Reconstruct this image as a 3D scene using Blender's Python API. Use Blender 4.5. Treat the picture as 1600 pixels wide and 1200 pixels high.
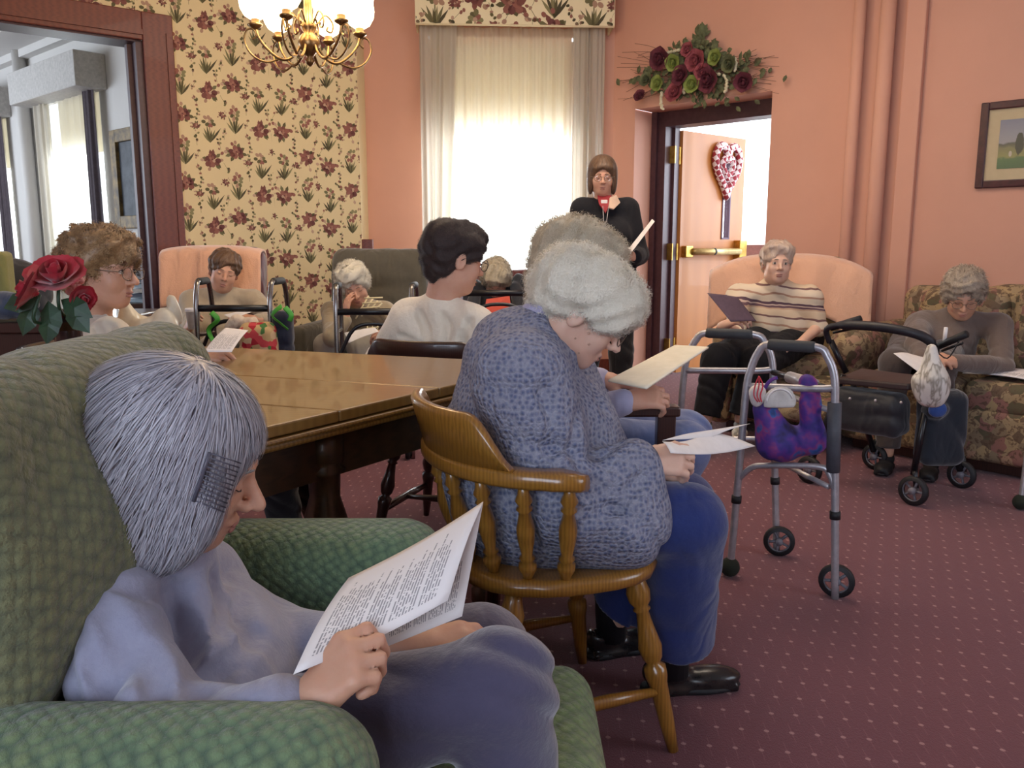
import bpy, math, random
import numpy as np
from mathutils import Vector, Matrix, Quaternion
random.seed(7); np.random.seed(7)
for o in list(bpy.data.objects): bpy.data.objects.remove(o)
SC = bpy.context.scene
COL = SC.collection
# ------------------------------------------------------------ camera
FPX, CH, PITCH = 1300.0, 1.10, math.atan(214/1300)
cd = bpy.data.cameras.new('camera'); cam = bpy.data.objects.new('camera', cd); COL.objects.link(cam)
cd.sensor_width = 36; cd.lens = 36*FPX/1600; cd.clip_start = .02; cd.clip_end = 200
cam.location = (0, 0, CH); cam.rotation_euler = (math.pi/2-PITCH, 0, 0)
SC.camera = cam
# ------------------------------------------------------------ sky and exposure
w = bpy.data.worlds.new('world'); SC.world = w; w.use_nodes = True
bg = w.node_tree.nodes['Background']; bg.inputs[0].default_value = (.86, .93, 1, 1); bg.inputs[1].default_value = 3.2
SC.view_settings.view_transform = 'Standard'; SC.view_settings.look = 'None'
SC.view_settings.exposure = 0.08; SC.view_settings.gamma = 1; SC.view_settings.use_curve_mapping = False
def area(name, loc, target, sx, sy, power, color, spread=180):
    l = bpy.data.lights.new(name, 'AREA'); l.shape = 'RECTANGLE'; l.size = sx; l.size_y = sy
    l.energy = power; l.color = color; l.spread = math.radians(spread)
    o = bpy.data.objects.new(name, l); COL.objects.link(o); o.location = loc
    o.rotation_euler = (Vector(target)-Vector(loc)).to_track_quat('-Z', 'Y').to_euler(); return o
DAY = (.66, .79, 1.0); WARM = (1, .70, .40)
area('daylight_back_windows', (-1.2, -2.7, 1.9), (.2, 2.5, .7), 2.6, 1.7, 68, (.60, .74, 1.0))
area('daylight_side_window', (3.9, .6, 1.8), (0, 3.2, .6), 1.6, 1.6, 14, (.62, .74, 1.0))
area('daylight_front_window', (-.1, 7.75, 1.7), (-.1, 2, .9), 1.2, 1.7, 170, (.85, .92, 1.0))
area('daylight_door', (3.7, 7.75, 1.6), (1.0, 6.9, 1.2), 1.1, 1.9, 70, (.80, .88, 1.0))
area('daylight_dayroom', (-4.2, 9.9, 1.7), (-4.6, 6.0, 1.0), 1.2, 1.8, 150, (.78, .88, 1.0))
area('daylight_dayroom_left', (-6.2, 11.7, 1.7), (-6.2, 7.0, 1.0), 1.2, 1.8, 150, (.78, .88, 1.0))
area('dayroom_side_fill', (-8.9, 7.2, 1.9), (-4.5, 7.6, 1.6), 4.2, 1.7, 150, (.74, .84, 1.0))  # added area light from the unseen left side to brighten the dayroom
area('warm_overhead_fill', (.6, 3.9, 3.22), (.6, 4.3, 0), 1.6, 1.2, 46, (1, .84, .68))  # unseen warm area light under the ceiling, no fitting modelled there
# ------------------------------------------------------------ projections used for measuring
_cp, _sp = math.cos(PITCH), math.sin(PITCH)
def ray(px, py):
    u = (px-800)/FPX; v = (600-py)/FPX
    return Vector((u, _cp+v*_sp, -_sp+v*_cp))
def W(px, py, Y):
    d = ray(px, py); t = Y/d.y; return Vector((d.x*t, Y, CH+d.z*t))
def G(px, py, z=0.0):
    d = ray(px, py); t = (z-CH)/d.z; return Vector((d.x*t, d.y*t, z))
V = lambda *a: Vector(a)
# ------------------------------------------------------------ materials
def hx(h):
    h = h.lstrip('#'); c = [int(h[i:i+2], 16)/255 for i in (0, 2, 4)]
    return tuple((x/12.92 if x <= .04045 else ((x+.055)/1.055)**2.4) for x in c)+(1,)
class N:
    """small helper round a node tree"""
    def __init__(s, name):
        s.m = bpy.data.materials.new(name); s.m.use_nodes = True; s.t = s.m.node_tree; s.n = s.t.nodes
        s.b = s.n['Principled BSDF']; s.out = s.n['Material Output']
    def new(s, t, **k):
        x = s.n.new(t)
        for a, b in k.items(): setattr(x, a, b)
        return x
    def link(s, a, b): s.t.links.new(a, b)
    def setv(s, sock, v):
        if hasattr(v, 'default_value') or isinstance(v, bpy.types.NodeSocket): s.link(v, sock)
        else: sock.default_value = v
    def mix(s, f, a, b):
        x = s.new('ShaderNodeMix', data_type='RGBA'); s.setv(x.inputs[0], f); s.setv(x.inputs[6], a); s.setv(x.inputs[7], b); return x.outputs[2]
    def math(s, op, a, b=0.0, c=0.0):
        x = s.new('ShaderNodeMath', operation=op); s.setv(x.inputs[0], a); s.setv(x.inputs[1], b); s.setv(x.inputs[2], c); return x.outputs[0]
    def noise(s, vec, scale, detail=3, rough=.6):
        x = s.new('ShaderNodeTexNoise'); x.inputs['Scale'].default_value = scale; x.inputs['Detail'].default_value = detail; x.inputs['Roughness'].default_value = rough
        if vec: s.link(vec, x.inputs['Vector'])
        return x.outputs[0]
    def ramp(s, f, *st):
        x = s.new('ShaderNodeValToRGB'); s.link(f, x.inputs[0]); e = x.color_ramp.elements
        while len(e) < len(st): e.new(.5)
        for i, (p, c) in enumerate(st): e[i].position = p; e[i].color = c
        return x.outputs[0]
    def obj(s): return s.new('ShaderNodeTexCoord').outputs['Object']
    def uv(s): return s.new('ShaderNodeTexCoord').outputs['UV']
    def mapping(s, vec, loc=(0,0,0), rot=(0,0,0), sc=(1,1,1), vt='POINT'):
        x = s.new('ShaderNodeMapping', vector_type=vt); s.link(vec, x.inputs[0])
        x.inputs[1].default_value = loc; x.inputs[2].default_value = rot; x.inputs[3].default_value = sc; return x.outputs[0]
    def bump(s, h, strength=.3, dist=.005):
        x = s.new('ShaderNodeBump'); x.inputs['Strength'].default_value = strength; x.inputs['Distance'].default_value = dist
        s.link(h, x.inputs['Height']); s.link(x.outputs[0], s.b.inputs['Normal'])
    def done(s, color=None, rough=.6, metal=0, **k):
        if color is not None: s.setv(s.b.inputs['Base Color'], color)
        s.b.inputs['Roughness'].default_value = rough; s.b.inputs['Metallic'].default_value = metal
        for a, v in k.items(): s.b.inputs[a.replace('_', ' ')].default_value = v
        return s.m
MC = {}
def plain(name, c1, rough=.6, c2=None, scale=30, bump=0, bscale=None, metal=0, dist=.004, **k):
    if name in MC: return MC[name]
    n = N(name); o = n.obj(); f = n.noise(o, scale, 4)
    c1 = hx(c1); c2 = hx(c2) if c2 else tuple(x*.8 for x in c1[:3])+(1,)
    c = n.ramp(f, (.35, c2), (.65, c1))
    if bump: n.bump(n.noise(o, bscale or scale*2, 3), bump, dist)
    MC[name] = n.done(c, rough, metal, **k); return MC[name]
def skin(name, c, c2=None):
    n = N(name); o = n.obj(); f = n.noise(o, 28, 4); g = n.noise(o, 120, 2)
    a = hx(c); b = hx(c2) if c2 else (a[0]*.90, a[1]*.74, a[2]*.70, 1)
    col = n.mix(n.math('MULTIPLY', n.math('SUBTRACT', f, .4), 1.3), a, b)
    n.bump(g, .25, .002)
    return n.done(col, .52, Subsurface_Weight=.08)
def wood(name, c1, c2, rough=.35, sc=(3, 3, 22), rot=(0,0,0), coat=.2, ws=3.0):
    n = N(name); v = n.mapping(n.obj(), rot=rot, sc=sc)
    w_ = n.new('ShaderNodeTexWave', wave_type='BANDS'); w_.inputs['Scale'].default_value = ws; w_.inputs['Distortion'].default_value = 5; w_.inputs['Detail'].default_value = 3
    n.link(v, w_.inputs[0]); f = n.noise(v, 6, 5)
    c = n.mix(n.math('MULTIPLY', w_.outputs[1], f), hx(c1), hx(c2))
    return n.done(c, rough, Coat_Weight=coat)
def creases(n, o, f, bump, dist, amp=.022, sc=7):
    x = n.new('ShaderNodeTexNoise'); x.inputs['Scale'].default_value = sc; x.inputs['Detail'].default_value = 1; x.inputs['Distortion'].default_value = .9; n.link(n.mapping(o, rot=(.3, .5, .2), sc=(1.6, 1.2, .7)), x.inputs['Vector'])
    r = n.math('SQRT', n.math('ADD', n.math('POWER', n.math('SUBTRACT', x.outputs[0], .5), 2), .002))
    b1 = n.new('ShaderNodeBump'); b1.inputs['Strength'].default_value = .8; b1.inputs['Distance'].default_value = amp; n.link(r, b1.inputs['Height'])
    b2 = n.new('ShaderNodeBump'); b2.inputs['Strength'].default_value = bump; b2.inputs['Distance'].default_value = dist; n.link(f, b2.inputs['Height']); n.link(b1.outputs[0], b2.inputs['Normal']); n.link(b2.outputs[0], n.b.inputs['Normal'])
def fabric(name, c1, c2, scale=60, bump=.4, rough=.9, big=6, sheen=.3, dist=.004):
    n = N(name); o = n.obj(); f = n.noise(o, scale, 4); g = n.noise(o, big, 3)
    c = n.mix(n.math('ADD', n.math('MULTIPLY', f, .5), n.math('MULTIPLY', g, .5)), hx(c1), hx(c2))
    creases(n, o, f, bump, dist)
    return n.done(c, rough, Sheen_Weight=sheen)
CL = [(.22, .2, 'rose', 1.25), (.74, .34, 'iris', 1.35), (.24, .68, 'iris', 1.35), (.74, .84, 'rose', 1.25), (.5, .5, 'sprig', 1.2), (.48, .06, 'sprig', 1.2), (.06, .44, 'sprig', 1.1), (.95, .6, 'sprig', 1.1), (.46, .88, 'sprig', 1.1), (.5, .28, 'sprig', 1.0), (.95, .1, 'sprig', 1.1), (.5, .7, 'rose', .55), (.98, .38, 'rose', .5)]
def paint(name, c, sc=3.0, amt=.9):
    n = N(name); o = n.obj(); f = n.noise(o, sc, 4); a = hx(c)
    col = n.mix(f, a, tuple(x*amt for x in a[:3])+(1,)); n.bump(n.noise(o, 180, 2), .15, .002)
    return n.done(col, .7)
M_pink = paint('pink_wall_paint', '#d4a08a')
M_paper = paint('cream_wallpaper', '#dac79a', 2, .95); M_valance = paint('cream_cotton', '#efe3bd', 6, .95)
M_white = paint('white_wall_paint', '#c9c6c2'); M_ceil = paint('ceiling_paint', '#d8d6d2')
def carpet():
    n = N('burgundy_dotted_carpet'); o = n.obj(); v = n.mapping(o, rot=(0, 0, math.radians(6)), sc=(1/.056, 1/.078, 1))
    s = n.new('ShaderNodeSeparateXYZ'); n.link(v, s.inputs[0])
    r = n.math('FLOOR', s.outputs[1]); odd = n.math('MULTIPLY', n.math('MODULO', n.math('ABSOLUTE', r), 2), .5)
    fx = n.math('SUBTRACT', n.math('FRACT', n.math('ADD', s.outputs[0], odd)), .5); fy = n.math('SUBTRACT', n.math('FRACT', s.outputs[1]), .5)
    d = n.math('ADD', n.math('POWER', n.math('ABSOLUTE', n.math('DIVIDE', fx, .105)), 2), n.math('POWER', n.math('ABSOLUTE', n.math('DIVIDE', fy, .07)), 2))
    dot = n.math('LESS_THAN', d, 1.0)
    wv = n.noise(n.mapping(o, sc=(1, .35, 1)), 420, 2); big = n.noise(o, 2.2, 3)
    base = n.mix(big, hx('#7a3f44'), hx('#6a3540')); base = n.mix(n.math('MULTIPLY', wv, .7), base, hx('#4c242c'))
    lines = n.math('LESS_THAN', n.math('ABSOLUTE', fx), .02); base = n.mix(n.math('MULTIPLY', lines, .25), base, hx('#9a6a6a'))
    col = n.mix(n.math('MULTIPLY', dot, .45), base, hx('#c9a09a'))
    n.bump(wv, .6, .004); return n.done(col, .95, Sheen_Weight=.15)
M_carpet = carpet()
def sofa_fabric():
    n = N('floral_upholstery'); o = n.obj(); nz = n.new('ShaderNodeTexNoise'); n.link(o, nz.inputs[0]); nz.inputs['Scale'].default_value = 9
    a = n.new('ShaderNodeVectorMath', operation='MULTIPLY_ADD'); n.link(nz.outputs['Color'], a.inputs[0]); a.inputs[1].default_value = (.12, .12, .12); n.link(o, a.inputs[2])
    v = n.new('ShaderNodeTexVoronoi'); n.link(a.outputs[0], v.inputs['Vector']); v.inputs['Scale'].default_value = 21
    s = n.new('ShaderNodeSeparateColor'); n.link(v.outputs['Color'], s.inputs[0])
    c = n.ramp(s.outputs[0], (0, hx('#9c8666')), (.28, hx('#85725a')), (.45, hx('#a38b66')), (.6, hx('#6b5744')), (.72, hx('#8c6258')), (.84, hx('#5c543e')), (.95, hx('#a4836a')))
    for e in c.node.color_ramp.elements: pass
    c.node.color_ramp.interpolation = 'CONSTANT'
    f = n.noise(a.outputs[0], 40, 3); c = n.mix(n.ramp(f, (.52, (0, 0, 0, 1)), (.58, (.8, .8, .8, 1))), c, hx('#5c4636'))
    n.bump(n.noise(o, 150, 2), .3, .003); return n.done(c, .9)
M_sofa = sofa_fabric()
def green_fabric(name, c1, c2, c3, sc=70):
    n = N(name); o = n.obj(); v = n.new('ShaderNodeTexVoronoi'); n.link(n.mapping(o, rot=(.6, .5, .78), sc=(1, 1, 1)), v.inputs['Vector']); v.inputs['Scale'].default_value = sc; v.inputs['Randomness'].default_value = .35
    f = n.noise(o, 5, 3); g = n.noise(o, 160, 3)
    c = n.mix(n.ramp(f, (.35, (0, 0, 0, 1)), (.65, (1, 1, 1, 1))), hx(c1), hx(c2)); c = n.mix(n.ramp(v.outputs['Distance'], (.3, (0, 0, 0, 1)), (.75, (.8, .8, .8, 1))), c, hx(c3))
    c = n.mix(n.math('MULTIPLY', g, .35), c, hx(c3))
    n.bump(n.math('SUBTRACT', g, n.math('MULTIPLY', v.outputs['Distance'], 1.5)), .7, .006); return n.done(c, .85, Sheen_Weight=.3)
M_green = green_fabric('green_quilted_upholstery', '#6f8a68', '#7d8a5c', '#3f5546')
def chrome(name, c, rough=.25): return plain(name, c, rough, c, 40, metal=1)
M_alu = plain('brushed_aluminium', '#bdbabd', .38, '#aaa8ac', 40, metal=.6)
M_black = plain('black_rubber', '#17171b', .6, '#101014'); M_blackmetal = plain('black_metal', '#15151a', .35, '#101015')
M_brass = plain('brass', '#c2a056', .3, '#a8843c', 30, metal=.9); M_abrass = plain('antique_brass', '#a8895a', .32, '#75583a', 25, metal=.9)
M_darkwood = wood('dark_trim_wood', '#6e3222', '#522218', .45, coat=.05)
M_frame = plain('door_frame_paint', '#4c3038', .45, '#42282f')
M_oak = wood('honey_oak', '#9a6c2c', '#6d4618', .28, (14, 14, 2.5), coat=.4); M_table = wood('polished_table_wood', '#8a6835', '#745428', .3, (4, 16, 3), (0, 0, .9), coat=.35, ws=1.2)
M_dark = wood('dark_stained_wood', '#3a2018', '#241210', .35, (14, 14, 2.5), coat=.4)
M_doorwood = wood('door_birch', '#b06f2c', '#a26224', .5, (2, 2, .5), coat=.1, ws=1.2)
M_sheet = plain('white_paper', '#e8e4e2', .8, '#e0dcda')
M_glassrim = plain('spectacle_wire', '#8a7a6a', .3, '#6a5a4a', metal=.6); M_lens = None
def lens():
    n = N('clear_glass'); g = n.new('ShaderNodeBsdfGlossy'); g.inputs['Roughness'].default_value = .05; t = n.new('ShaderNodeBsdfTransparent'); m = n.new('ShaderNodeMixShader'); m.inputs[0].default_value = .1
    n.link(t.outputs[0], m.inputs[1]); n.link(g.outputs[0], m.inputs[2]); n.link(m.outputs[0], n.out.inputs[0]); return n.m
M_lens = lens()
def cloth_translucent(name, c, tr=.5, alpha=1.0, fold=0):
    n = N(name); d = n.new('ShaderNodeBsdfDiffuse'); d.inputs[0].default_value = hx(c); t = n.new('ShaderNodeBsdfTranslucent'); t.inputs[0].default_value = hx(c)
    m = n.new('ShaderNodeMixShader'); m.inputs[0].default_value = tr; n.link(d.outputs[0], m.inputs[1]); n.link(t.outputs[0], m.inputs[2]); o = m.outputs[0]
    if alpha < 1:
        p = n.new('ShaderNodeBsdfTransparent'); q = n.new('ShaderNodeMixShader'); q.inputs[0].default_value = alpha; n.link(p.outputs[0], q.inputs[1]); n.link(o, q.inputs[2]); o = q.outputs[0]
    n.link(o, n.out.inputs[0]); return n.m
M_sheer = cloth_translucent('sheer_curtain', '#e4dfd0', .5, .62); M_drape = cloth_translucent('curtain_cloth', '#c9c2b4', .35, .96); M_blind = cloth_translucent('roller_blind', '#d8cfb8', .22)
def printed():
    n = N('printed_paper'); u = n.uv(); s = n.new('ShaderNodeSeparateXYZ'); n.link(u, s.inputs[0])
    row = n.math('MULTIPLY', s.outputs[1], 44); ln = n.math('LESS_THAN', n.math('ABSOLUTE', n.math('SUBTRACT', n.math('FRACT', row), .5)), .26)
    rid = n.math('FLOOR', row)
    c = n.new('ShaderNodeCombineXYZ'); n.link(n.math('MULTIPLY', s.outputs[0], 42), c.inputs[0]); n.link(n.math('MULTIPLY', rid, 3.7), c.inputs[1])
    wd = n.math('GREATER_THAN', n.noise(c.outputs[0], 1.0, 1), .43)
    c2 = n.new('ShaderNodeCombineXYZ'); n.link(n.math('MULTIPLY', rid, .23), c2.inputs[1]); para = n.math('GREATER_THAN', n.noise(c2.outputs[0], 1.6, 1), .42)
    c3 = n.new('ShaderNodeCombineXYZ'); n.link(n.math('MULTIPLY', rid, 7.7), c3.inputs[1]); ln2 = n.math('ADD', n.math('MULTIPLY', n.noise(c3.outputs[0], 1, 1), .9), .22)
    mx = n.math('MULTIPLY', n.math('GREATER_THAN', s.outputs[0], .1), n.math('LESS_THAN', s.outputs[0], n.math('MINIMUM', ln2, .9)))
    my = n.math('MULTIPLY', n.math('GREATER_THAN', s.outputs[1], .07), n.math('LESS_THAN', s.outputs[1], .93))
    f = n.math('MULTIPLY', n.math('MULTIPLY', n.math('MULTIPLY', ln, wd), para), n.math('MULTIPLY', mx, my))
    return n.done(n.mix(n.math('MULTIPLY', f, .62), hx('#e9e4e2'), hx('#3c3c44')), .8)
M_print = printed()
# ------------------------------------------------------------ objects
ORG = {}
def tag(o, label=None, cat=None, group=None, kind=None):
    if label: o['label'] = label
    if cat: o['category'] = cat
    if group: o['group'] = group
    if kind: o['kind'] = kind
    return o
def thing(name, loc, label, cat, group=None):
    o = bpy.data.objects.new(name, None); o.empty_display_size = .1; COL.objects.link(o); o.location = loc
    ORG[o.name] = Vector(loc); return tag(o, label, cat, group)
def mobj(name, VV, FF, mat, parent=None, smooth=True, uv=None, mods=None):
    VV = np.asarray(VV, dtype=np.float32).reshape(-1, 3)
    if parent is not None: org = ORG[parent.name]
    else: org = Vector(((VV[:, 0].min()+VV[:, 0].max())/2, (VV[:, 1].min()+VV[:, 1].max())/2, VV[:, 2].min()))
    VV = VV-np.array(org, dtype=np.float32)
    me = bpy.data.meshes.new(name)
    if isinstance(FF, np.ndarray):
        k = FF.shape[1]; me.vertices.add(len(VV)); me.vertices.foreach_set('co', VV.ravel())
        me.loops.add(FF.size); me.loops.foreach_set('vertex_index', FF.ravel().astype(np.int32))
        me.polygons.add(len(FF)); me.polygons.foreach_set('loop_start', np.arange(0, FF.size, k, dtype=np.int32))
        me.update(calc_edges=True)
    else: me.from_pydata(VV.tolist(), [], FF); me.update()
    if uv is not None:
        l = me.uv_layers.new(name='UVMap'); vi = np.zeros(len(me.loops), dtype=np.int32); me.loops.foreach_get('vertex_index', vi)
        l.data.foreach_set('uv', np.asarray(uv, dtype=np.float32)[vi].ravel())
    if smooth: me.polygons.foreach_set('use_smooth', np.ones(len(me.polygons), dtype=bool))
    if mat: me.materials.append(mat)
    o = bpy.data.objects.new(name, me); COL.objects.link(o)
    if parent is not None: o.parent = parent; ORG[o.name] = org
    else: o.location = org; ORG[o.name] = Vector(org)
    return o
def basis(f, up=(0, 0, 1)):
    """3x3 with columns right, forward, up"""
    f = Vector(f).normalized(); r = f.cross(Vector(up)).normalized(); u = r.cross(f); return Matrix((r, f, u)).transposed()
class MB:
    def __init__(s, T=None): s.v = []; s.f = []; s.T = T; s.u = []
    def add(s, vs, fs, T=None):
        b = len(s.v)
        for p in vs:
            p = Vector(p)
            if T: p = T @ p
            if s.T: p = s.T @ p
            s.v.append(p)
        s.f += [[b+i for i in f] for f in fs]; return s
    def box(s, c, d, R=None):
        c = Vector(c); vs = []
        for i in (-1, 1):
            for j in (-1, 1):
                for k in (-1, 1):
                    p = Vector((i*d[0]/2, j*d[1]/2, k*d[2]/2)); vs.append(c+(R @ p if R else p))
        return s.add(vs, [(0, 1, 3, 2), (4, 6, 7, 5), (0, 4, 5, 1), (2, 3, 7, 6), (0, 2, 6, 4), (1, 5, 7, 3)])
    def tube(s, pts, r, seg=10, caps=True, flat=1.0):
        pts = [Vector(p) for p in pts]; n = len(pts); rs = r if isinstance(r, (list, tuple)) else [r]*n; vs = []; fs = []
        t0 = (pts[1]-pts[0]).normalized(); nn = t0.orthogonal().normalized()
        for i, p in enumerate(pts):
            t = (pts[min(i+1, n-1)]-pts[max(i-1, 0)]).normalized(); nn = (nn-t*nn.dot(t)); nn = nn.normalized() if nn.length > 1e-6 else t.orthogonal().normalized(); bb = t.cross(nn)
            for k in range(seg):
                a = 2*math.pi*k/seg; vs.append(p+nn*math.cos(a)*rs[i]+bb*math.sin(a)*rs[i]*flat)
        for i in range(n-1):
            for k in range(seg): fs.append((i*seg+k, i*seg+(k+1) % seg, (i+1)*seg+(k+1) % seg, (i+1)*seg+k))
        if caps: fs.append(tuple(range(seg))[::-1]); fs.append(tuple((n-1)*seg+k for k in range(seg)))
        return s.add(vs, fs)
    def lathe(s, prof, a, b=None, seg=16, caps=True):
        """profile (r, t) along the segment a..b"""
        a = Vector(a); b = Vector(b) if b is not None else a+Vector((0, 0, 1)); t = (b-a); n1 = t.normalized().orthogonal().normalized(); n2 = t.normalized().cross(n1); vs = []; fs = []
        for r, k in prof:
            for j in range(seg):
                q = 2*math.pi*j/seg; vs.append(a+t*k+(n1*math.cos(q)+n2*math.sin(q))*r)
        m = len(prof)
        for i in range(m-1):
            for j in range(seg): fs.append((i*seg+j, i*seg+(j+1) % seg, (i+1)*seg+(j+1) % seg, (i+1)*seg+j))
        if caps: fs.append(tuple(range(seg))[::-1]); fs.append(tuple((m-1)*seg+k for k in range(seg)))
        return s.add(vs, fs)
    def ell(s, c, r, R=None, nu=12, nv=8):
        c = Vector(c); r = r if isinstance(r, (tuple, list)) else (r, r, r); vs = []; fs = []
        for i in range(nv+1):
            th = math.pi*i/nv
            for j in range(nu):
                ph = 2*math.pi*j/nu; p = Vector((r[0]*math.sin(th)*math.cos(ph), r[1]*math.sin(th)*math.sin(ph), r[2]*math.cos(th))); vs.append(c+(R @ p if R else p))
        for i in range(nv):
            for j in range(nu): fs.append((i*nu+j, (i+1)*nu+j, (i+1)*nu+(j+1) % nu, i*nu+(j+1) % nu))
        return s.add(vs, fs)
    def obj(s, name, mat, parent=None, smooth=True, bevel=0):
        o = mobj(name, [tuple(p) for p in s.v], s.f, mat, parent, smooth and not bevel)
        if bevel:
            m = o.modifiers.new('bevel', 'BEVEL'); m.width = bevel; m.segments = 2; m.limit_method = 'ANGLE'
        return o
def grid(name, fn, nu, nv, mat, parent=None, thick=0, smooth=True, uvs=(1, 1)):
    vs = []; uv = []
    for i in range(nu+1):
        for j in range(nv+1): vs.append(tuple(fn(i/nu, j/nv))); uv.append((i/nu*uvs[0], j/nv*uvs[1]))
    fs = [(i*(nv+1)+j, (i+1)*(nv+1)+j, (i+1)*(nv+1)+j+1, i*(nv+1)+j+1) for i in range(nu) for j in range(nv)]
    o = mobj(name, vs, fs, mat, parent, smooth, uv)
    if thick: m = o.modifiers.new('solid', 'SOLIDIFY'); m.thickness = thick; m.offset = 0
    return o
def spline(pts, n=8):
    P = [Vector(p) for p in pts]; out = []
    for i in range(len(P)-1):
        a, b, c, d = P[max(i-1, 0)], P[i], P[i+1], P[min(i+2, len(P)-1)]
        for k in range(n):
            t = k/n; out.append(.5*((2*b)+(c-a)*t+(2*a-5*b+4*c-d)*t*t+(3*b-a-3*c+d)*t*t*t))
    out.append(P[-1]); return out
# ------------------------------------------------------------ smooth solids: signed distance blobs meshed by surface nets
class SD:
    def __init__(s, vox): s.vox = vox; s.ops = []; s.dis = None
    def cone(s, a, b, ra, rb=None, k=.02, sub=False):
        a = np.array(a, dtype=np.float32); b = np.array(b, dtype=np.float32); rb = ra if rb is None else rb
        lo = np.minimum(a-ra, b-rb); hi = np.maximum(a+ra, b+rb); s.ops.append(('c', (a, b, ra, rb), k, sub, lo, hi)); return s
    def ell(s, c, r, R=None, k=.02, sub=False):
        c = np.array(c, dtype=np.float32); r = np.array(r if isinstance(r, (tuple, list)) else (r, r, r), dtype=np.float32)
        Rm = np.array(R, dtype=np.float32) if R is not None else np.eye(3, dtype=np.float32)
        e = np.sqrt(((Rm*r)**2).sum(1)); s.ops.append(('e', (c, r, Rm), k, sub, c-e, c+e)); return s
    def box(s, c, h, R=None, rd=.02, k=.02, sub=False):
        c = np.array(c, dtype=np.float32); h = np.array(h, dtype=np.float32); Rm = np.array(R, dtype=np.float32) if R is not None else np.eye(3, dtype=np.float32)
        e = np.abs(Rm) @ h; s.ops.append(('b', (c, h, Rm, rd), k, sub, c-e, c+e)); return s
    def mesh(s):
        vx = s.vox; us = [o for o in s.ops if not o[3]]
        pad = 3*vx+(.012 if s.dis else 0)
        lo = np.min([o[4] for o in us], axis=0)-pad; hi = np.max([o[5] for o in us], axis=0)+pad
        n = np.ceil((hi-lo)/vx).astype(int)+1
        D = np.full(n, .5, dtype=np.float32); ax = [lo[i]+np.arange(n[i], dtype=np.float32)*vx for i in range(3)]
        for kind, pr, k, sub, a, b in s.ops:
            e = k+2.5*vx+(.014 if s.dis else 0); i0 = np.maximum(np.floor((a-e-lo)/vx).astype(int), 0); i1 = np.minimum(np.ceil((b+e-lo)/vx).astype(int)+1, n)
            if (i1 <= i0).any(): continue
            X = ax[0][i0[0]:i1[0]][:, None, None]; Y = ax[1][i0[1]:i1[1]][None, :, None]; Z = ax[2][i0[2]:i1[2]][None, None, :]
            if kind == 'c':
                A, B, ra, rb = pr; d = B-A; L = float((d*d).sum())+1e-9
                t = np.clip(((X-A[0])*d[0]+(Y-A[1])*d[1]+(Z-A[2])*d[2])/L, 0, 1)
                q = np.sqrt((X-A[0]-t*d[0])**2+(Y-A[1]-t*d[1])**2+(Z-A[2]-t*d[2])**2)-(ra+(rb-ra)*t)
            else:
                C = pr[0]; Rm = pr[2]; dx, dy, dz = X-C[0], Y-C[1], Z-C[2]
                l = [dx*Rm[0, i]+dy*Rm[1, i]+dz*Rm[2, i] for i in range(3)]
                if kind == 'e':
                    r = pr[1]; k0 = np.sqrt(sum((l[i]/r[i])**2 for i in range(3))); k1 = np.sqrt(sum((l[i]/r[i]**2)**2 for i in range(3)))+1e-6; q = k0*(k0-1)/k1
                else:
                    h, rd = pr[1], pr[3]; g = [np.abs(l[i])-(h[i]-rd) for i in range(3)]
                    q = np.sqrt(sum(np.maximum(x, 0)**2 for x in g))+np.minimum(np.maximum(np.maximum(g[0], g[1]), g[2]), 0)-rd
            sl = tuple(slice(i0[i], i1[i]) for i in range(3)); P = D[sl]
            if sub: q = -q; hh = np.maximum(k-np.abs(P-q), 0)/k; D[sl] = np.maximum(P, q)+hh*hh*k*.25
            else: hh = np.maximum(k-np.abs(P-q), 0)/k; D[sl] = np.minimum(P, q)-hh*hh*k*.25
        if s.dis is not None: D = D-s.dis(ax[0][:, None, None], ax[1][None, :, None], ax[2][None, None, :]).astype(np.float32)
        s.D = D; s.lo = lo; S = D < 0; c = [slice(0, -1), slice(1, None)]
        cnt = sum(S[c[i], c[j], c[k]].astype(np.int8) for i in (0, 1) for j in (0, 1) for k in (0, 1))
        act = np.argwhere((cnt > 0) & (cnt < 8)); m = len(act); idx = np.full(np.array(D.shape)-1, -1, dtype=np.int32); idx[tuple(act.T)] = np.arange(m)
        P = np.zeros((m, 3)); Wt = np.zeros(m); cor = [(i, j, k) for i in (0, 1) for j in (0, 1) for k in (0, 1)]
        val = {q: D[act[:, 0]+q[0], act[:, 1]+q[1], act[:, 2]+q[2]] for q in cor}
        for q in cor:
            for a in range(3):
                if q[a] == 0:
                    q2 = tuple(1 if i == a else q[i] for i in range(3)); v0, v1 = val[q], val[q2]; x = (v0 < 0) != (v1 < 0)
                    t = np.where(x, v0/np.where(x, v0-v1, 1), 0); p = np.array(q, float)[None, :].repeat(m, 0); p[:, a] = t; P += p*x[:, None]; Wt += x
        VV = (act+P/np.maximum(Wt, 1)[:, None])*vx+lo
        F = []
        for a in range(3):
            b1, b2 = (a+1) % 3, (a+2) % 3; s0 = [slice(None)]*3; s1 = [slice(None)]*3; s0[a] = slice(0, -1); s1[a] = slice(1, None)
            A, B = S[tuple(s0)], S[tuple(s1)]; e = np.argwhere(A != B); e = e[(e[:, b1] > 0) & (e[:, b2] > 0) & (e[:, b1] < D.shape[b1]-1) & (e[:, b2] < D.shape[b2]-1)]
            if not len(e): continue
            def at(o1, o2):
                q = e.copy(); q[:, b1] -= o1; q[:, b2] -= o2; return idx[q[:, 0], q[:, 1], q[:, 2]]
            f = np.stack([at(1, 1), at(0, 1), at(0, 0), at(1, 0)], 1); inside = A[tuple(e.T)]; f[~inside] = f[~inside][:, ::-1]; F.append(f)
        F = np.concatenate(F); F = F[(F >= 0).all(1)]
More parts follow.
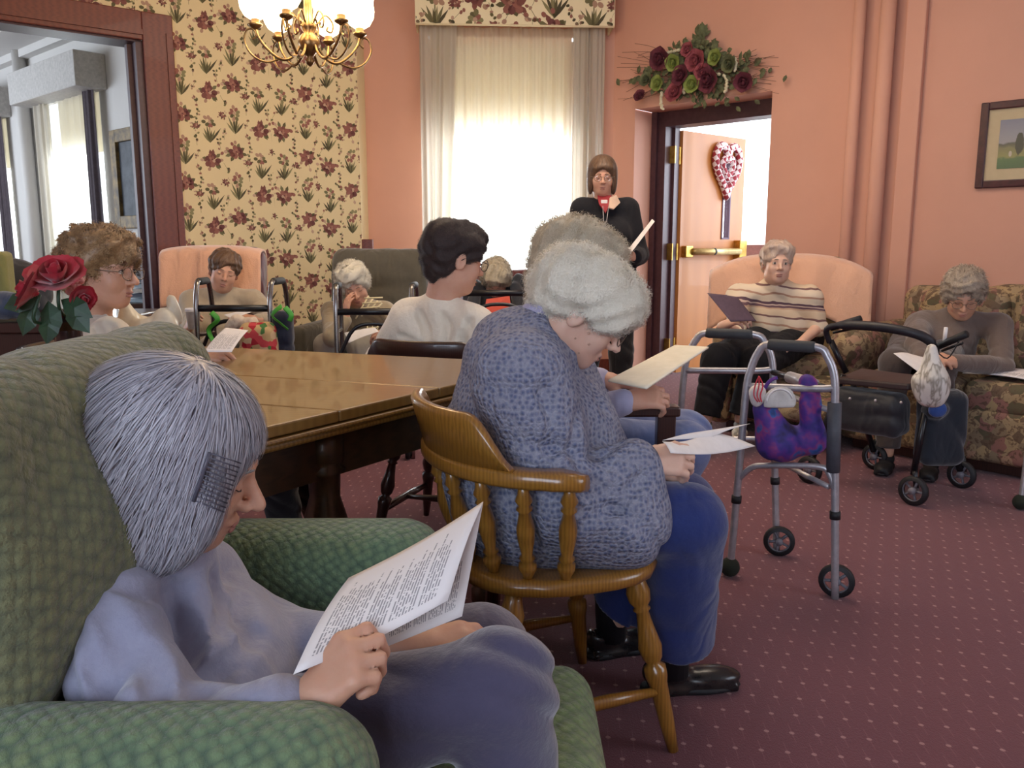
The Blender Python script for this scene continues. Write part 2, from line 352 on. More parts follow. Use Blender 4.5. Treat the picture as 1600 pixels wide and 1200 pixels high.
        return VV, F
    def obj(s, name, mat, parent=None):
        VV, F = s.mesh(); o = mobj(name, VV, F, mat, parent, True); return o
def folds(amp=.004, f=45, d=(.3, .2, 1), seed=0):
    d = np.array(d, float); d /= np.linalg.norm(d); r = np.random.RandomState(seed); a, b, c = r.uniform(3, 9, 3)
    def g(X, Y, Z):
        w = np.sin(X*13+a)*.8+np.sin(Y*17+b)*.8+np.sin(Z*15+c+X*9)*.8
        return amp*(1.9*np.abs(np.sin((X*d[0]+Y*d[1]+Z*d[2])*f+w*1.5))-1.25)*(.55+.45*np.sin(X*23+Z*19+b))
    return g
def curls(amp=.006, f=150, seed=0):
    a = seed*1.7
    def g(X, Y, Z):
        w = np.sin(X*31+a)+np.sin(Y*37+a*2)+np.sin(Z*29+a*3)
        return amp*(np.sin(X*f+w*1.5+a)*np.sin(Y*f*.9+w*1.4)+np.sin(Z*f*1.1+w*2)*.7)
    return g
# ------------------------------------------------------------ people
def sample(sd, P):
    q = (P-sd.lo)/sd.vox; n = np.array(sd.D.shape); q = np.clip(q, 0, n-1.001); i = q.astype(int); f = q-i; r = 0
    for a in (0, 1):
        for b in (0, 1):
            for c in (0, 1):
                r = r+sd.D[i[:, 0]+a, i[:, 1]+b, i[:, 2]+c]*np.abs(1-a-f[:, 0])*np.abs(1-b-f[:, 1])*np.abs(1-c-f[:, 2])
    return r
def grad(sd, P):
    e = sd.vox; g = np.stack([sample(sd, P+np.eye(3)[i]*e)-sample(sd, P-np.eye(3)[i]*e) for i in range(3)], 1); return g/(np.linalg.norm(g, axis=1)[:, None]+1e-9)
def hairdo(sd, parent, mat, n=1500, length=.05, flow=(0, 0, -1), width=.0016, lift=.004, curl=0, steps=6, crown=None, seed=1, rootsel=None):
    VV, F = sd.mesh(); rs = np.random.RandomState(seed); F = [tuple(f) for f in F.tolist()]; VV = [tuple(v) for v in VV]
    A = np.array(VV); base0 = len(VV)
    if rootsel is not None: A = A[rootsel(A)]
    if n and len(A):
        P = A[rs.randint(0, len(A), n)]+rs.normal(0, sd.vox*.4, (n, 3)); L = length*rs.uniform(.5, 1.1, n)/steps; off = rs.uniform(.2, 1, n)*lift; ph = rs.uniform(0, 6.3, n); base = len(VV)
        fl = np.array(flow, float)[None, :]+rs.normal(0, .18, (n, 3)); rows = []
        for k in range(steps+1):
            g = grad(sd, P); f = fl.copy()
            if crown is not None: c = P-np.array(crown); f = f+c/(np.linalg.norm(c, axis=1)[:, None]+1e-6)*1.0
            t = f-(f*g).sum(1)[:, None]*g; t /= np.linalg.norm(t, axis=1)[:, None]+1e-9; b = np.cross(t, g)
            if curl: a = ph+k*1.25; t = t*np.cos(a)[:, None]+b*np.sin(a)[:, None]*1.0; t = t*(1)+g*curl*np.sin(a*1.3)[:, None]; b = np.cross(t, g)
            wd = width*(1-.75*k/steps)
            P2 = P-g*(sample(sd, P)-off*(.3+k/steps))[:, None]; rows.append((P2+b*wd, P2-b*wd)); P = P2+t*L[:, None]
        for i in range(n):
            for k in range(steps+1): VV.append(tuple(rows[k][0][i])); VV.append(tuple(rows[k][1][i]))
            o = base+i*(steps+1)*2
            for k in range(steps): F.append((o+2*k, o+2*k+2, o+2*k+3, o+2*k+1))
    o = mobj('hair', VV, F, mat, parent, True)
    Q = np.array(VV); g = grad(sd, Q); g[base0:] += rs.normal(0, .16, (len(Q)-base0, 3)); g /= np.linalg.norm(g, axis=1)[:, None]+1e-9
    o.data.normals_split_custom_set_from_vertices(g.tolist()); return o
def hairmat(name, c1, c2, rough=.45):
    n = N(name); g = n.new('ShaderNodeNewGeometry'); f = n.noise(n.obj(), 25, 3)
    c = n.mix(n.math('ADD', n.math('MULTIPLY', g.outputs['Random Per Island'], .7), n.math('MULTIPLY', f, .3)), hx(c1), hx(c2)); n.done(c, rough, Sheen_Weight=.15); return n.m
M_lip = plain('lips', '#b0776a', .5); M_eye = plain('eye_white', '#d8d0c8', .2, '#d0c8c0'); M_iris = plain('eye_iris', '#3a3430', .2); M_lash = plain('eyelash', '#4c3a34', .7)
def head_sd(F, pos, M, s=1.0, neck=None, nr=.052, nose=1.0, jowl=1.0):
    L = lambda x, y, z: Vector(pos)+(M @ Vector((x, y, z)))*s
    F.ell(L(0, -.012, .03), (.074*s, .094*s, .088*s), M, .03).ell(L(0, .028, -.03), (.060*s, .062*s, .080*s), M, .03*s)
    F.ell(L(0, .060, -.092), (.026*s, .022*s, .018*s), M, .03*s); F.ell(L(0, .01, -.072), (.054*s*jowl, .055*s, .034*s), M, .03*s)
    for x in (-1, 1):
        F.ell(L(x*.036, .058, -.030), (.024*s, .022*s, .026*s), M, .02*s); F.cone(L(x*.014, .086, .020), L(x*.040, .074, .020), .009*s, .008*s, .014*s)
    for x in (-1, 1): F.ell(L(x*.030, .098, .001), (.015*s, .014*s, .011*s), M, .012*s, True)
    for x in (-1, 1): F.ell(L(x*.030, .076, .001), (.015*s, .013*s, .011*s), M, .004*s)
    F.cone(L(0, .084, .012), L(0, .108*1.0+.006*nose, -.028), .007*s, .0105*s, .012*s); 
    for x in (-1, 1): F.ell(L(x*.011, .098, -.033), (.008*s, .010*s, .007*s), M, .007*s)
    F.ell(L(0, .086, -.060), (.022*s, .010*s, .006*s), M, .006*s).ell(L(0, .084, -.072), (.018*s, .010*s, .0065*s), M, .005*s)
    F.cone(L(-.020, .095, -.0665), L(.020, .095, -.0665), .003*s, .003*s, .004*s, True)
    for x in (-1, 1):
        R = M @ Matrix.Rotation(x*-.35, 3, 'Z') @ Matrix.Rotation(-.15, 3, 'X')
        F.ell(L(x*.077, -.012, -.008), (.008*s, .019*s, .032*s), R, .008*s); F.ell(L(x*.088, -.008, -.006), (.007*s, .010*s, .018*s), R, .006*s, True)
    if neck is not None: F.cone(L(0, -.022, -.045), neck, nr*s, nr*1.12, .03)
    return L
def face(root, pos, M, s, eyes='open', brow='#8a7a6a', glasses=None, lip=True, nose=1.0):
    L = lambda x, y, z: Vector(pos)+(M @ Vector((x, y, z)))*s
    for x in (-1, 1):
        if eyes == 'open':
            e = MB().ell(L(x*.030, .0775, .001), (.0128*s, .0125*s, .0085*s), M).obj('eye', M_eye, root)
            MB().ell(L(x*.030, .0875, .001), (.0058*s, .0035*s, .0062*s), M).obj('iris', M_iris, e)
        MB().tube([L(x*(.018+.006*i), .0885-.0022*abs(i-2)**1.3, -.004+.0012*(i-2)**2 if eyes != 'open' else .009-.0012*(i-2)**2) for i in range(5)], .0012*s, 5).obj('eyelash', M_lash, root)
        MB().tube([L(x*(.012+.008*i), .0945-.0025*i-.001*i*i*.5, .022+.002*i-.0008*i*i) for i in range(5)], [.0018*s, .0026*s, .0026*s, .002*s, .001*s], 5).obj('eyebrow', plain('brow_'+brow, brow, .9), root)
    if lip:
        MB().ell(L(0, .0925, -.0615), (.019*s, .0045*s, .0038*s), M).ell(L(0, .0905, -.0715), (.016*s, .0045*s, .0045*s), M).obj('lips', M_lip, root)
    if glasses:
        g = MB(); 
        for x in (-1, 1):
            g.tube([L(x*.032+math.cos(a)*.0235, .108-abs(math.cos(a))*.003, -.002+math.sin(a)*.019) for a in [i*math.pi/10 for i in range(21)]], .0014*s, 6, False)
            g.tube([L(x*.056, .105, .004), L(x*.074, .07, .006), L(x*.083, .0, .006), L(x*.084, -.015, -.004)], .0015*s, 6)
        g.tube([L(-.010, .108, .004), L(0, .112, .006), L(.010, .108, .004)], .0014*s, 6); gg = g.obj('spectacles', glasses, root)
        for x in (-1, 1):
            MB().ell(L(x*.032, .106, -.002), (.022*s, .0012*s, .0175*s), M, 16, 6).obj('lens', M_lens, gg)
    return L
def hand(F, wr, fd, back, side, curl=.5, s=1.0, thumb=.5, spread=.12, curls_=None):
    """palm, four fingers and thumb; side +1 right hand, -1 left hand"""
    M = basis(fd, back); L = lambda x, y, z: Vector(wr)+(M @ Vector((x*side, y, z)))*s
    xs = [-.030, -.010, .010, .028]; ky = [.086, .090, .085, .076]; ln = [.078, .086, .078, .060]
    F.cone(Vector(wr)-M.col[1]*.02, L(0, .03, 0), .025*s, .024*s, .01)
    for i in range(4):
        F.cone(L(xs[i]*.6, .02, 0), L(xs[i], ky[i], 0), .0135*s, .0115*s, .012)
        c = (curls_[i] if curls_ else curl); p = L(xs[i], ky[i], 0); a = 0; r = .0093*s; sp = xs[i]*spread/.03
        for j, (fr, da) in enumerate(((.45, c*.75), (.30, c*1.05), (.25, c*.7))):
            a += da; d = M @ Vector((sp*side*math.cos(a), math.cos(a), -math.sin(a))); q = p+d.normalized()*ln[i]*fr*s
            F.cone(p, q, r, r*.93, .003 if j else .006); r *= .93; p = q
    a = thumb
    F.cone(L(-.012, .022, -.004), L(-.036, .050, -.014-.012*a), .015*s, .0115*s, .012)
    F.cone(L(-.036, .050, -.014-.012*a), L(-.046+.012*a, .080, -.018-.022*a), .0108*s, .0098*s, .004)
    F.cone(L(-.046+.012*a, .080, -.018-.022*a), L(-.044+.022*a, .104, -.02-.024*a), .0098*s, .0082*s, .003)
def person(label, group=None, base=None, head=None, nb=None, sh=None, pel=None, arms={}, legs={}, g=1.0, vox=.007, skinm=None, top=None, trous=None, shoe=None,
           sleeve=.92, tfold=None, eyes='down', glasses=None, brow='#8a7a6a', bust=.0, collar=True, tvox=None, sleeve_r=1.0, leg_r=1.0, hs=1.0, fat=0, hem=0, nose=1.0, jowl=1.0, lip=True, legflare=1.0, xt=(), cut=.42, flds=.004, ll=.94, grooves=()):
    pos, fw, up, s = head; M = basis(fw, up); SR, SL = Vector(sh[0]), Vector(sh[1]); pel = Vector(pel); nb = Vector(nb)
    root = thing('person', base, label, 'person', group); lat = (SR-SL).normalized(); mid = (SR+SL)/2; up_t = (mid-pel).normalized(); fr = up_t.cross(lat).normalized()
    if fr.dot(Vector(fw)) < 0: fr = -fr
    F = SD(vox); L = head_sd(F, pos, M, s, nb, nose=nose, jowl=jowl)
    F.cone(nb, (nb*.4+pel*.6), .046, .055, .03).cone(SR*.85+SL*.15, SL*.85+SR*.15, .028, .028, .03).cone((nb*.4+pel*.6), pel, .055, .075, .03)
    for k, (el, wr, fd, bk, cu) in arms.items():
        S = SR if k > 0 else SL; m_ = Vector(el).lerp(Vector(wr), min(.7, sleeve)); q_ = sleeve > .5; F.cone(S, el, .024 if q_ else .038, .024 if q_ else .034, .02).cone(el, m_, .024 if q_ else .034, .024 if q_ else .034, .02).cone(m_, wr, .026 if q_ else .034, .0235, .02); kw = dict(cu) if isinstance(cu, dict) else dict(curl=cu); hand(F, wr, fd, bk, k, s=hs, **kw)
    for k, (hp, kn, an) in legs.items(): F.cone(hp, kn, .06, .045, .03).cone(kn, an, .042, .032, .02)
    F.obj('body', skinm, root)
    T = SD(tvox or vox); cc = mid-up_t*.13
    if tfold: T.dis = tfold
    for x in (-1, 1):
        T.cone(cc+lat*x*.062*g, pel+up_t*.05+lat*x*.06*g, .108*g, .118*g+fat, .06); T.cone(nb-(nb-mid)*.2+lat*x*.03, (SR if x > 0 else SL)-lat*x*.02, .052, .056*g, .05)
    T.cone(cc+lat*.04*g, cc-lat*.04*g, .115*g, .115*g, .05)
    if bust: 
        for x in (-1, 1): T.ell(cc+lat*x*.07-up_t*.02+fr*(.09*g+bust*.3), (.07, .065, .07), None, .05)
    if fat: T.ell(pel+up_t*.13+fr*.05, (.13+fat, .12+fat, .13), None, .06)
    if hem: T.cone(pel+lat*.07-up_t*.02, pel-lat*.07-up_t*.02, .125*g, .125*g, .05)
    for k, (el, wr, fd, bk, cu) in arms.items():
        S = SR if k > 0 else SL; el = Vector(el); wr = Vector(wr); r = sleeve_r
        T.cone(S, el, .060*r*g, .052*r, .045)
        if sleeve > 1e-3: T.cone(el, el.lerp(wr, sleeve), .051*r, .038*r, .025)
    T.cone(nb, nb-up_t*.02, .058, .07, .02)
    T.cone(nb-up_t*.035-fr*.012, cc-fr*.02, .070*g, .09*g, .04)
    for a in xt: T.cone(*a)
    # neckline: remove the sphere round the neck
    T.cone(nb+(Vector(pos)-nb)*cut, nb+(Vector(pos)-nb)*1.2, .052, .16, .012, True)
    if grooves:
        T.mesh(); o_ = np.array([[0, 0, CH]])
        for pl, gr_, gs in grooves:
            q = []
            for p_ in spline([V(a, b, 0) for a, b in pl], 4):
                d_ = np.array([ray(p_.x, p_.y)]); ts = np.arange(.5, 3.6, .004)[:, None]; sm = sample(T, o_+d_*ts); h_ = np.argmax(sm < 0)
                if sm[h_] < 0: q.append(Vector((o_+d_*ts[h_]+d_*gr_*(0 if gs else .3))[0]))
            for a, b in zip(q, q[1:]):
                if (a-b).length < .06: T.cone(a, b, gr_, gr_, .022, gs)
    T.obj('jumper' if collar else 'top', top, root)
    if legs and trous:
        Q = SD(tvox or vox); Q.dis = folds(flds, 38, (.5, .3, 1), 5)
        Q.cone(pel+lat*.07, pel-lat*.07, .118*g, .118*g, .05)
        for k, (hp, kn, an) in legs.items():
            hp = Vector(hp); kn = Vector(kn); an = Vector(an); Q.cone(hp, kn, .092*leg_r, .072*leg_r, .04).cone(kn, kn.lerp(an, ll)+(an-kn).normalized()*.05, .072*leg_r, .058*leg_r*legflare, .03)
        for k, (hp, kn, an) in legs.items(): kn = Vector(kn); an = Vector(an); dl_ = (an-kn).normalized(); Q.box(kn.lerp(an, ll)+dl_*.10, (.095, .10, .095), basis(dl_, (0, 1, 0)), .004, .006, True)
        Q.obj('trousers', trous, root)
    return root, M, L
def shoe(root, an, d, mat, sole=M_black, s=1.0, vox=.006):
    """a low shoe with its sole on the ground plane under the ankle"""
    d = Vector((d[0], d[1], 0)).normalized(); a = Vector(an); z = a.z-.085; R = basis(d); P = lambda x, y, h: Vector((a.x, a.y, z))+R @ Vector((x, y, h))*s
    F = SD(vox); F.ell(P(0, -.02, .05), (.036, .055, .04), R, .02).ell(P(0, .09, .03), (.042, .085, .026), R, .03).box(P(0, .05, .012), (.036, .115, .012), R, .01, .01); F.cone(P(0, -.02, .09), P(0, -.02, .15), .034, .034, .02, True)
    o = F.obj('shoe', mat, root); F = SD(vox); F.ell(P(0, -.03, .010), (.038, .050, .014), R, .01).ell(P(0, .085, .010), (.044, .092, .014), R, .02).box(P(0, .02, .010), (.032, .07, .010), R, .006, .01); F.obj('sole', sole, o); return o
def paper(name, label, c, mat, bend=.0, nrm=(0, 0, 1), parent=None, group=None, curl2=0, uvs=(1, 1), thick=.0008):
    """sheet from four world corners (a, b, c, d going round), slightly bent"""
    a, b, cc, d = [Vector(x) for x in c]; nr = Vector(nrm)
    def fn(u, v): return a.lerp(b, u).lerp(d.lerp(cc, u), v)+nr*(bend*math.sin(math.pi*u)+curl2*math.sin(math.pi*v))
    o = grid(name, fn, 12, 12, mat, parent, thick, True, uvs)
    if parent is None: tag(o, label, 'paper', group)
    return o
# ------------------------------------------------------------ the setting
def wall(name, pts, z0, z1, mat, uv0=0, parent=None):
    """vertical wall quads through the plan points"""
    vs, uv, fs = [], [], []; u = uv0
    for i in range(len(pts)-1):
        a, b = Vector(pts[i]), Vector(pts[i+1]); l = (b-a).length; k = len(vs)
        vs += [(a.x, a.y, z0), (b.x, b.y, z0), (b.x, b.y, z1), (a.x, a.y, z1)]; uv += [(u, z0), (u+l, z0), (u+l, z1), (u, z1)]; fs.append((k, k+1, k+2, k+3)); u += l
    return vs, uv, fs
def walls(name, segs, mat):
    vs, uv, fs = [], [], []
    for pts, z0, z1, u0 in segs:
        a, b, c = wall(name, pts, z0, z1, mat, u0); k = len(vs); vs += a; uv += b; fs += [tuple(k+i for i in f) for f in c]
    return tag(mobj(name, vs, fs, mat, None, False, uv), kind='structure')
H = 3.3
LA, LD = Vector((-1.76, 6.30)), Vector((-.79, -.613))          # left wall
RA, RD = Vector((1.86, 6.20)), Vector((.731, -.682)); RN = Vector((.682, .731))   # right wall, outward normal
lw = lambda s: LA+LD*s
rw = lambda s, d=0: RA+RD*s+RN*d
WL, WR = Vector((-1.20, 7.05)), Vector((.84, 7.17))             # window wall ends
wwin = lambda t, d=0: WL.lerp(WR, t)+Vector((-.06, 1)).normalized()*d
DZ = 2.20; OZ = 2.44
floor = MB().box((0, 2.2, -.02), (9, 11.6, .04)).obj('floor', M_carpet, None, False); tag(floor, kind='structure')
fl2 = MB().box((-5.6, 7.9, -.02), (8.4, 10.0, .03)).obj('floor_dayroom', plain('dayroom_carpet', '#5a4046', .9), None, False); tag(fl2, kind='structure')
gr = MB().box((3, 16, -.12), (30, 14, .04)).obj('ground_outside', plain('pale_paving', '#d8d8d8', .9), None, False); tag(gr, kind='structure')
tag(MB().box((0, 2.2, H+.03), (9.4, 11.8, .06)).obj('ceiling', M_ceil, None, False), kind='structure')
walls('wall_left', [((lw(5.2), lw(2.78)), 0, H, 3.5), ((lw(2.78), lw(.80)), OZ+.06, H, 6.0), ((lw(.80), LA), 0, H, 8.0), ((LA, Vector((-1.195, 6.72)), Vector((-1.195, 7.05))), 0, H, 8.83)], M_paper)
# window wall with an opening
t0, t1, wz0, wz1 = .255, .84, .72, 2.78
walls('wall_window', [((wwin(0), wwin(t0)), 0, H, 0), ((wwin(t1), wwin(1)), 0, H, 0), ((wwin(t0), wwin(t1)), 0, wz0, 0), ((wwin(t0), wwin(t1)), wz1, H, 0),
    ((wwin(t0), wwin(t0, .25)), wz0, wz1, 0), ((wwin(t1, .25), wwin(t1)), wz0, wz1, 0)], M_pink)
walls('wall_right', [((WR, rw(-1.18)), 0, H, 0), ((rw(-1.18), rw(0)), DZ, H, 0), ((rw(0), rw(5.6)), 0, H, 0), ((rw(-1.18), rw(-1.18, .30)), 0, DZ, 0), ((rw(0, .30), rw(0)), 0, DZ, 0)], M_pink)
tag(MB().box((*(rw(-.59, .15)), DZ+.02), (1.17, .3, .04), Matrix.Rotation(math.atan2(RD.y, RD.x), 3, 'Z')).obj('trim_1', M_pink, None, False), kind='structure')
walls('wall_back', [((Vector((-4.4, -3)), Vector((-2.8, -3))), 0, H, 0), ((Vector((-2.8, -3)), Vector((.4, -3))), 0, .9, 0), ((Vector((-2.8, -3)), Vector((.4, -3))), 2.8, H, 0), ((Vector((.4, -3)), Vector((4.4, -3))), 0, H, 0),
    ((Vector((4.4, -3)), Vector((4.4, -.4))), 0, H, 0), ((Vector((4.4, -.4)), Vector((4.4, 1.5))), 0, .9, 0), ((Vector((4.4, -.4)), Vector((4.4, 1.5))), 2.8, H, 0), ((Vector((4.4, 1.5)), Vector((4.4, 3.8))), 0, H, 0),
    ((Vector((-4.4, -3)), Vector((-4.4, 4.2))), 0, H, 0)], M_pink)
# printed floral pattern laid on the paper and on the valance as thin flat petals and leaves
def petals(name, place, u0, u1, v0, v1, parent, tw, th, seed=1, sc=1.0, off=.0004, hue=0):
    vs, fs, cs = [], [], []; cnt = [0]
    mar = ['#7a4a42', '#8f5c50', '#6b3c3a', '#a0705f']; grn = ['#5c5638', '#6f6a48', '#86805a', '#4c4630']; lt = ['#b99a82', '#a98770']
    def poly(pts, col, h):
        q = [(min(max(a, u0), u1), min(max(b, v0), v1)) for a, b in pts]
        if max(a for a, b in q)-min(a for a, b in q) < .001 or max(b for a, b in q)-min(b for a, b in q) < .001: return
        k = len(vs)
        for a, b in q: vs.append(place(a, b, off+h)); cs.append(hx(col))
        fs.append(tuple(range(k, k+len(q))))
    def leaf(x, y, l, w_, a, col, h):
        ca, sa = math.cos(a), math.sin(a); poly([(x+ca*l*t-sa*w_*s, y+sa*l*t+ca*w_*s) for t, s in ((0, 0), (.3, .8), (.6, .9), (1, 0), (.6, -.9), (.3, -.8))], col, h)
    def pet(x, y, a, b, r, col, h, R):
        poly([(x+math.cos(t)*a*math.cos(r)-math.sin(t)*b*math.sin(r), y+math.cos(t)*a*math.sin(r)+math.sin(t)*b*math.cos(r)) for t in [i*.785 for i in range(8)]], col, h)
    def stem(x0, y0, x1, y1, w_, col, h):
        dx, dy = x1-x0, y1-y0; l = math.hypot(dx, dy)+1e-6; nx, ny = -dy/l*w_, dx/l*w_; poly([(x0-nx, y0-ny), (x1-nx, y1-ny), (x1+nx, y1+ny), (x0+nx, y0+ny)], col, h)
    for ci in range(int(u0/tw)-1, int(u1/tw)+2):
        for ri in range(int(v0/th)-2, int(v1/th)+2):
            R = random.Random(seed); bx, by = ci*tw, ri*th+(ci % 2)*th*.5
            for (x, y, kind, s) in CL:
                X, Y, s = bx+x*tw, by+y*th, s*sc
                if X < u0-.12*sc or X > u1+.12*sc or Y < v0-.14*sc or Y > v1+.14*sc: R = random.Random(hash((x, y)) % 999); continue
                R = random.Random(int(x*100+y*1000)+seed)
                if kind == 'rose':
                    for i in range(8):
                        a = i*.8+R.random()*.7; leaf(X+math.cos(a)*.026*s, Y+math.sin(a)*.022*s, R.uniform(.022, .046)*s, .0105*s, a, R.choice(grn[:2]+mar[:1]), .0001)
                    for i in range(4):
                        a = R.uniform(0, 6.3); d = R.uniform(.05, .075)*s; stem(X, Y, X+math.cos(a)*d, Y+math.sin(a)*d, .0008*s, grn[1], .0001); pet(X+math.cos(a)*d, Y+math.sin(a)*d, .011*s, .009*s, a, R.choice(lt+mar[1:2]), .0002, R)
                    for i in range(7):
                        a = i*.9+R.random()*.4; pet(X+math.cos(a)*.027*s+R.uniform(-.006, .006), Y+math.sin(a)*.023*s+R.uniform(-.006, .006), .018*s, .015*s, a, R.choice(mar[:3]), .0003, R)
                    for i in range(4):
                        a = i*1.57+R.random(); pet(X+math.cos(a)*.010*s, Y+.004*s+math.sin(a)*.009*s, .011*s, .008*s, a, R.choice([mar[3], mar[1], lt[0]]), .0004, R)
                    pet(X, Y+.004*s, .005*s, .004*s, 0, mar[2], .0005, R)
                elif kind == 'iris':
                    for i in range(6): leaf(X+R.uniform(-.004, .004), Y-.075*s, R.uniform(.06, .10)*s, .006*s, 1.57+(i-2.5)*.26, R.choice(grn), .0001)
                    stem(X, Y-.075*s, X, Y+.03*s, .002*s, grn[1], .0001)
                    for i in range(9):
                        a = i*.7; d = R.uniform(.012, .03)*s; pet(X+math.cos(a)*d, Y+.028*s+math.sin(a)*d*1.2, .012*s, .009*s, a, R.choice([grn[2], grn[1], lt[1], mar[1], grn[0]]), .0002+.0001*(i % 3), R)
                    pet(X, Y+.03*s, .008*s, .008*s, 0, lt[0], .0006, R)
                else:
                    a = R.uniform(.8, 2.3); stem(X-math.cos(a)*.035*s, Y-math.sin(a)*.035*s, X+math.cos(a)*.035*s, Y+math.sin(a)*.035*s, .0009*s, grn[1], .0001)
                    for i in range(7): b = R.uniform(-1, 1); pet(X+math.cos(a)*.036*b*s+R.uniform(-.012, .012)*s, Y+math.sin(a)*.036*b*s, .008*s, .006*s, R.uniform(0, 3), R.choice(grn+lt+mar[1:2]), .0002, R)
    n = MC.get('print_ink')
    if not n:
        q = N('print_ink'); a = q.new('ShaderNodeVertexColor'); a.layer_name = 'ink'; n = MC['print_ink'] = q.done(a.outputs[0], .8)
    o = mobj(name, [tuple(p) for p in vs], fs, n, parent, False); at = o.data.color_attributes.new('ink', 'FLOAT_COLOR', 'POINT'); at.data.foreach_set('color', [x for c in cs for x in c]); tag(o, kind='stuff'); return o
def on_wall(a, d, nrm): return lambda u, v, h: (a.x+d.x*u+nrm.x*h, a.y+d.y*u+nrm.y*h, v)
WLo = bpy.data.objects['wall_left']; ld = LD.normalized(); ln_ = Vector((.613, -.79)).normalized(); LL = LD.length
petals('printed_flowers', on_wall(LA, ld, ln_), 0, .665*LL, .14, H, WLo, .36, .46)
petals('printed_flowers', on_wall(LA, ld, ln_), .665*LL, 2.9*LL, 2.62, H, WLo, .36, .46)
d2_ = (Vector((-1.195, 6.72))-LA); n2_ = Vector((d2_.y, -d2_.x)).normalized()
petals('printed_flowers', on_wall(LA, d2_.normalized(), n2_), 0, d2_.length, .14, H, WLo, .36, .46, 4)
def slab(o, t=.01): m = o.modifiers.new('solid', 'SOLIDIFY'); m.thickness = t; return o
# baseboards
for nm, pts in (('baseboard_left', (lw(.80), LA, Vector((-1.195, 6.72)))), ('baseboard_window', (wwin(0), wwin(1))), ('baseboard_right', (WR, rw(-1.18))), ('baseboard_far_right', (rw(0), rw(5.5)))):
    m = MB()
    for i in range(len(pts)-1):
        a, b = Vector((*pts[i], 0)), Vector((*pts[i+1], 0)); d = (b-a); m.box((a+b)/2+Vector((0, 0, .07)), (d.length, .03, .14), Matrix.Rotation(math.atan2(d.y, d.x), 3, 'Z'))
    tag(m.obj(nm, M_darkwood, None, False), kind='structure')
# doorway trim on the wallpapered wall
def lbox(m, s0, s1, z0, z1, d0, d1):
    nrm = Vector((.613, -.79)); c = lw((s0+s1)/2)+nrm*(d0+d1)/2; m.box((c.x, c.y, (z0+z1)/2), (abs(s1-s0), abs(d1-d0), z1-z0), Matrix.Rotation(math.atan2(LD.y, LD.x), 3, 'Z'))
for nm, a in (('trim_2', (.665, .86, 0, 2.62)), ('trim_3', (2.72, 2.92, 0, 2.62)), ('trim_4', (.86, 2.72, 2.44, 2.62))):
    m = MB(); lbox(m, *a, 0, .035); o = m.obj(nm, M_darkwood, None, False, .006); tag(o, kind='structure')
    m = MB(); 
    if nm == 'trim_4': lbox(m, .86, 2.72, 2.47, 2.50, .035, .05)
    else: lbox(m, (a[0]+a[1])/2-.07, (a[0]+a[1])/2-.05, 0, 2.5, .035, .045)
    m.obj('moulding', M_darkwood, o, False)
m = MB(); lbox(m, .84, .90, 0, OZ, -.22, .0); lbox(m, .88, .93, 0, OZ, -.16, -.1); lbox(m, 2.68, 2.74, 0, OZ, -.22, 0); lbox(m, .86, 2.72, OZ-.01, OZ+.05, -.22, 0); tag(m.obj('door_frame_1', M_frame, None, False), kind='structure')
# day room beyond
FA, FD = Vector((-4.3, 8.8)), Vector((.75, -.66)); FN = Vector((.66, .75))
fwl = lambda s, d=0: FA+FD*s+FN*d
wins = [(-1.02, .26), (-3.75, -2.35)]
F0 = fwl
segs = [((fwl(.26), fwl(3.2)), 0, H, 0), ((fwl(-2.35), fwl(-1.02)), 0, H, 0), ((fwl(-7), fwl(-3.75)), 0, H, 0)]
for a, b in wins: segs += [((fwl(a), fwl(b)), 0, .7, 0), ((fwl(a), fwl(b)), 2.7, H, 0)]
walls('wall_dayroom', segs, M_white)
walls('wall_dayroom_left', [((fwl(-5.2), Vector((-9.2, 9.6))), 0, H, 0), ((Vector((-9.2, 9.6)), Vector((-8.9, 4.8))), 0, .9, 0), ((Vector((-9.2, 9.6)), Vector((-8.9, 4.8))), 2.8, H, 0), ((Vector((-8.9, 4.8)), Vector((-8.6, 3.6)), lw(5.2)), 0, H, 0)], M_white)
tag(MB().box((-6.3, 8.3, H+.02), (8.2, 8, .04)).obj('ceiling_dayroom', M_ceil, None, False), kind='structure')
def flb(m, s0, s1, z0, z1, d0, d1): c = fwl((s0+s1)/2, (d0+d1)/2); m.box((c.x, c.y, (z0+z1)/2), (abs(s1-s0), abs(d1-d0), z1-z0), Matrix.Rotation(math.atan2(FD.y, FD.x), 3, 'Z'))
m = MB(); flb(m, -7, 3, H-.12, H, -.1, 0); flb(m, -7, 3, H-.04, H, -.5, 0); flb(m, -7, 3, H-.03, H, -1.3, -1.2); tag(m.obj('trim_5', M_white, None, False), kind='structure')
m = MB(); m.tube([(*fwl(-1.55, -.08), 0), (*fwl(-1.55, -.08), H)], .07, 12); tag(m.obj('trim_6', M_white), kind='structure')
def curtain(name, A, B, z0, z1, mat, folds_, amp, out, label, cat='curtain', group=None, taper=None, n=90, parent=None, seed=0):
    A = Vector(A); B = Vector(B); nrm = Vector((B.y-A.y, -(B.x-A.x))).normalized()
    def fn(u, v):
        uu = u
        if taper: uu = taper(u, v)
        p = A.lerp(B, uu); k = math.sin(u*folds_*6.283+math.sin(u*9+seed)*1.4)*amp*(.55+.45*v)+math.sin(u*folds_*15+seed*3)*amp*.25; p = p+nrm*(out+k); return (p.x, p.y, z1+(z0-z1)*v)
    o = grid(name, fn, n, 14, mat, parent, 0)
    if parent is None: tag(o, label, cat, group)
    return o
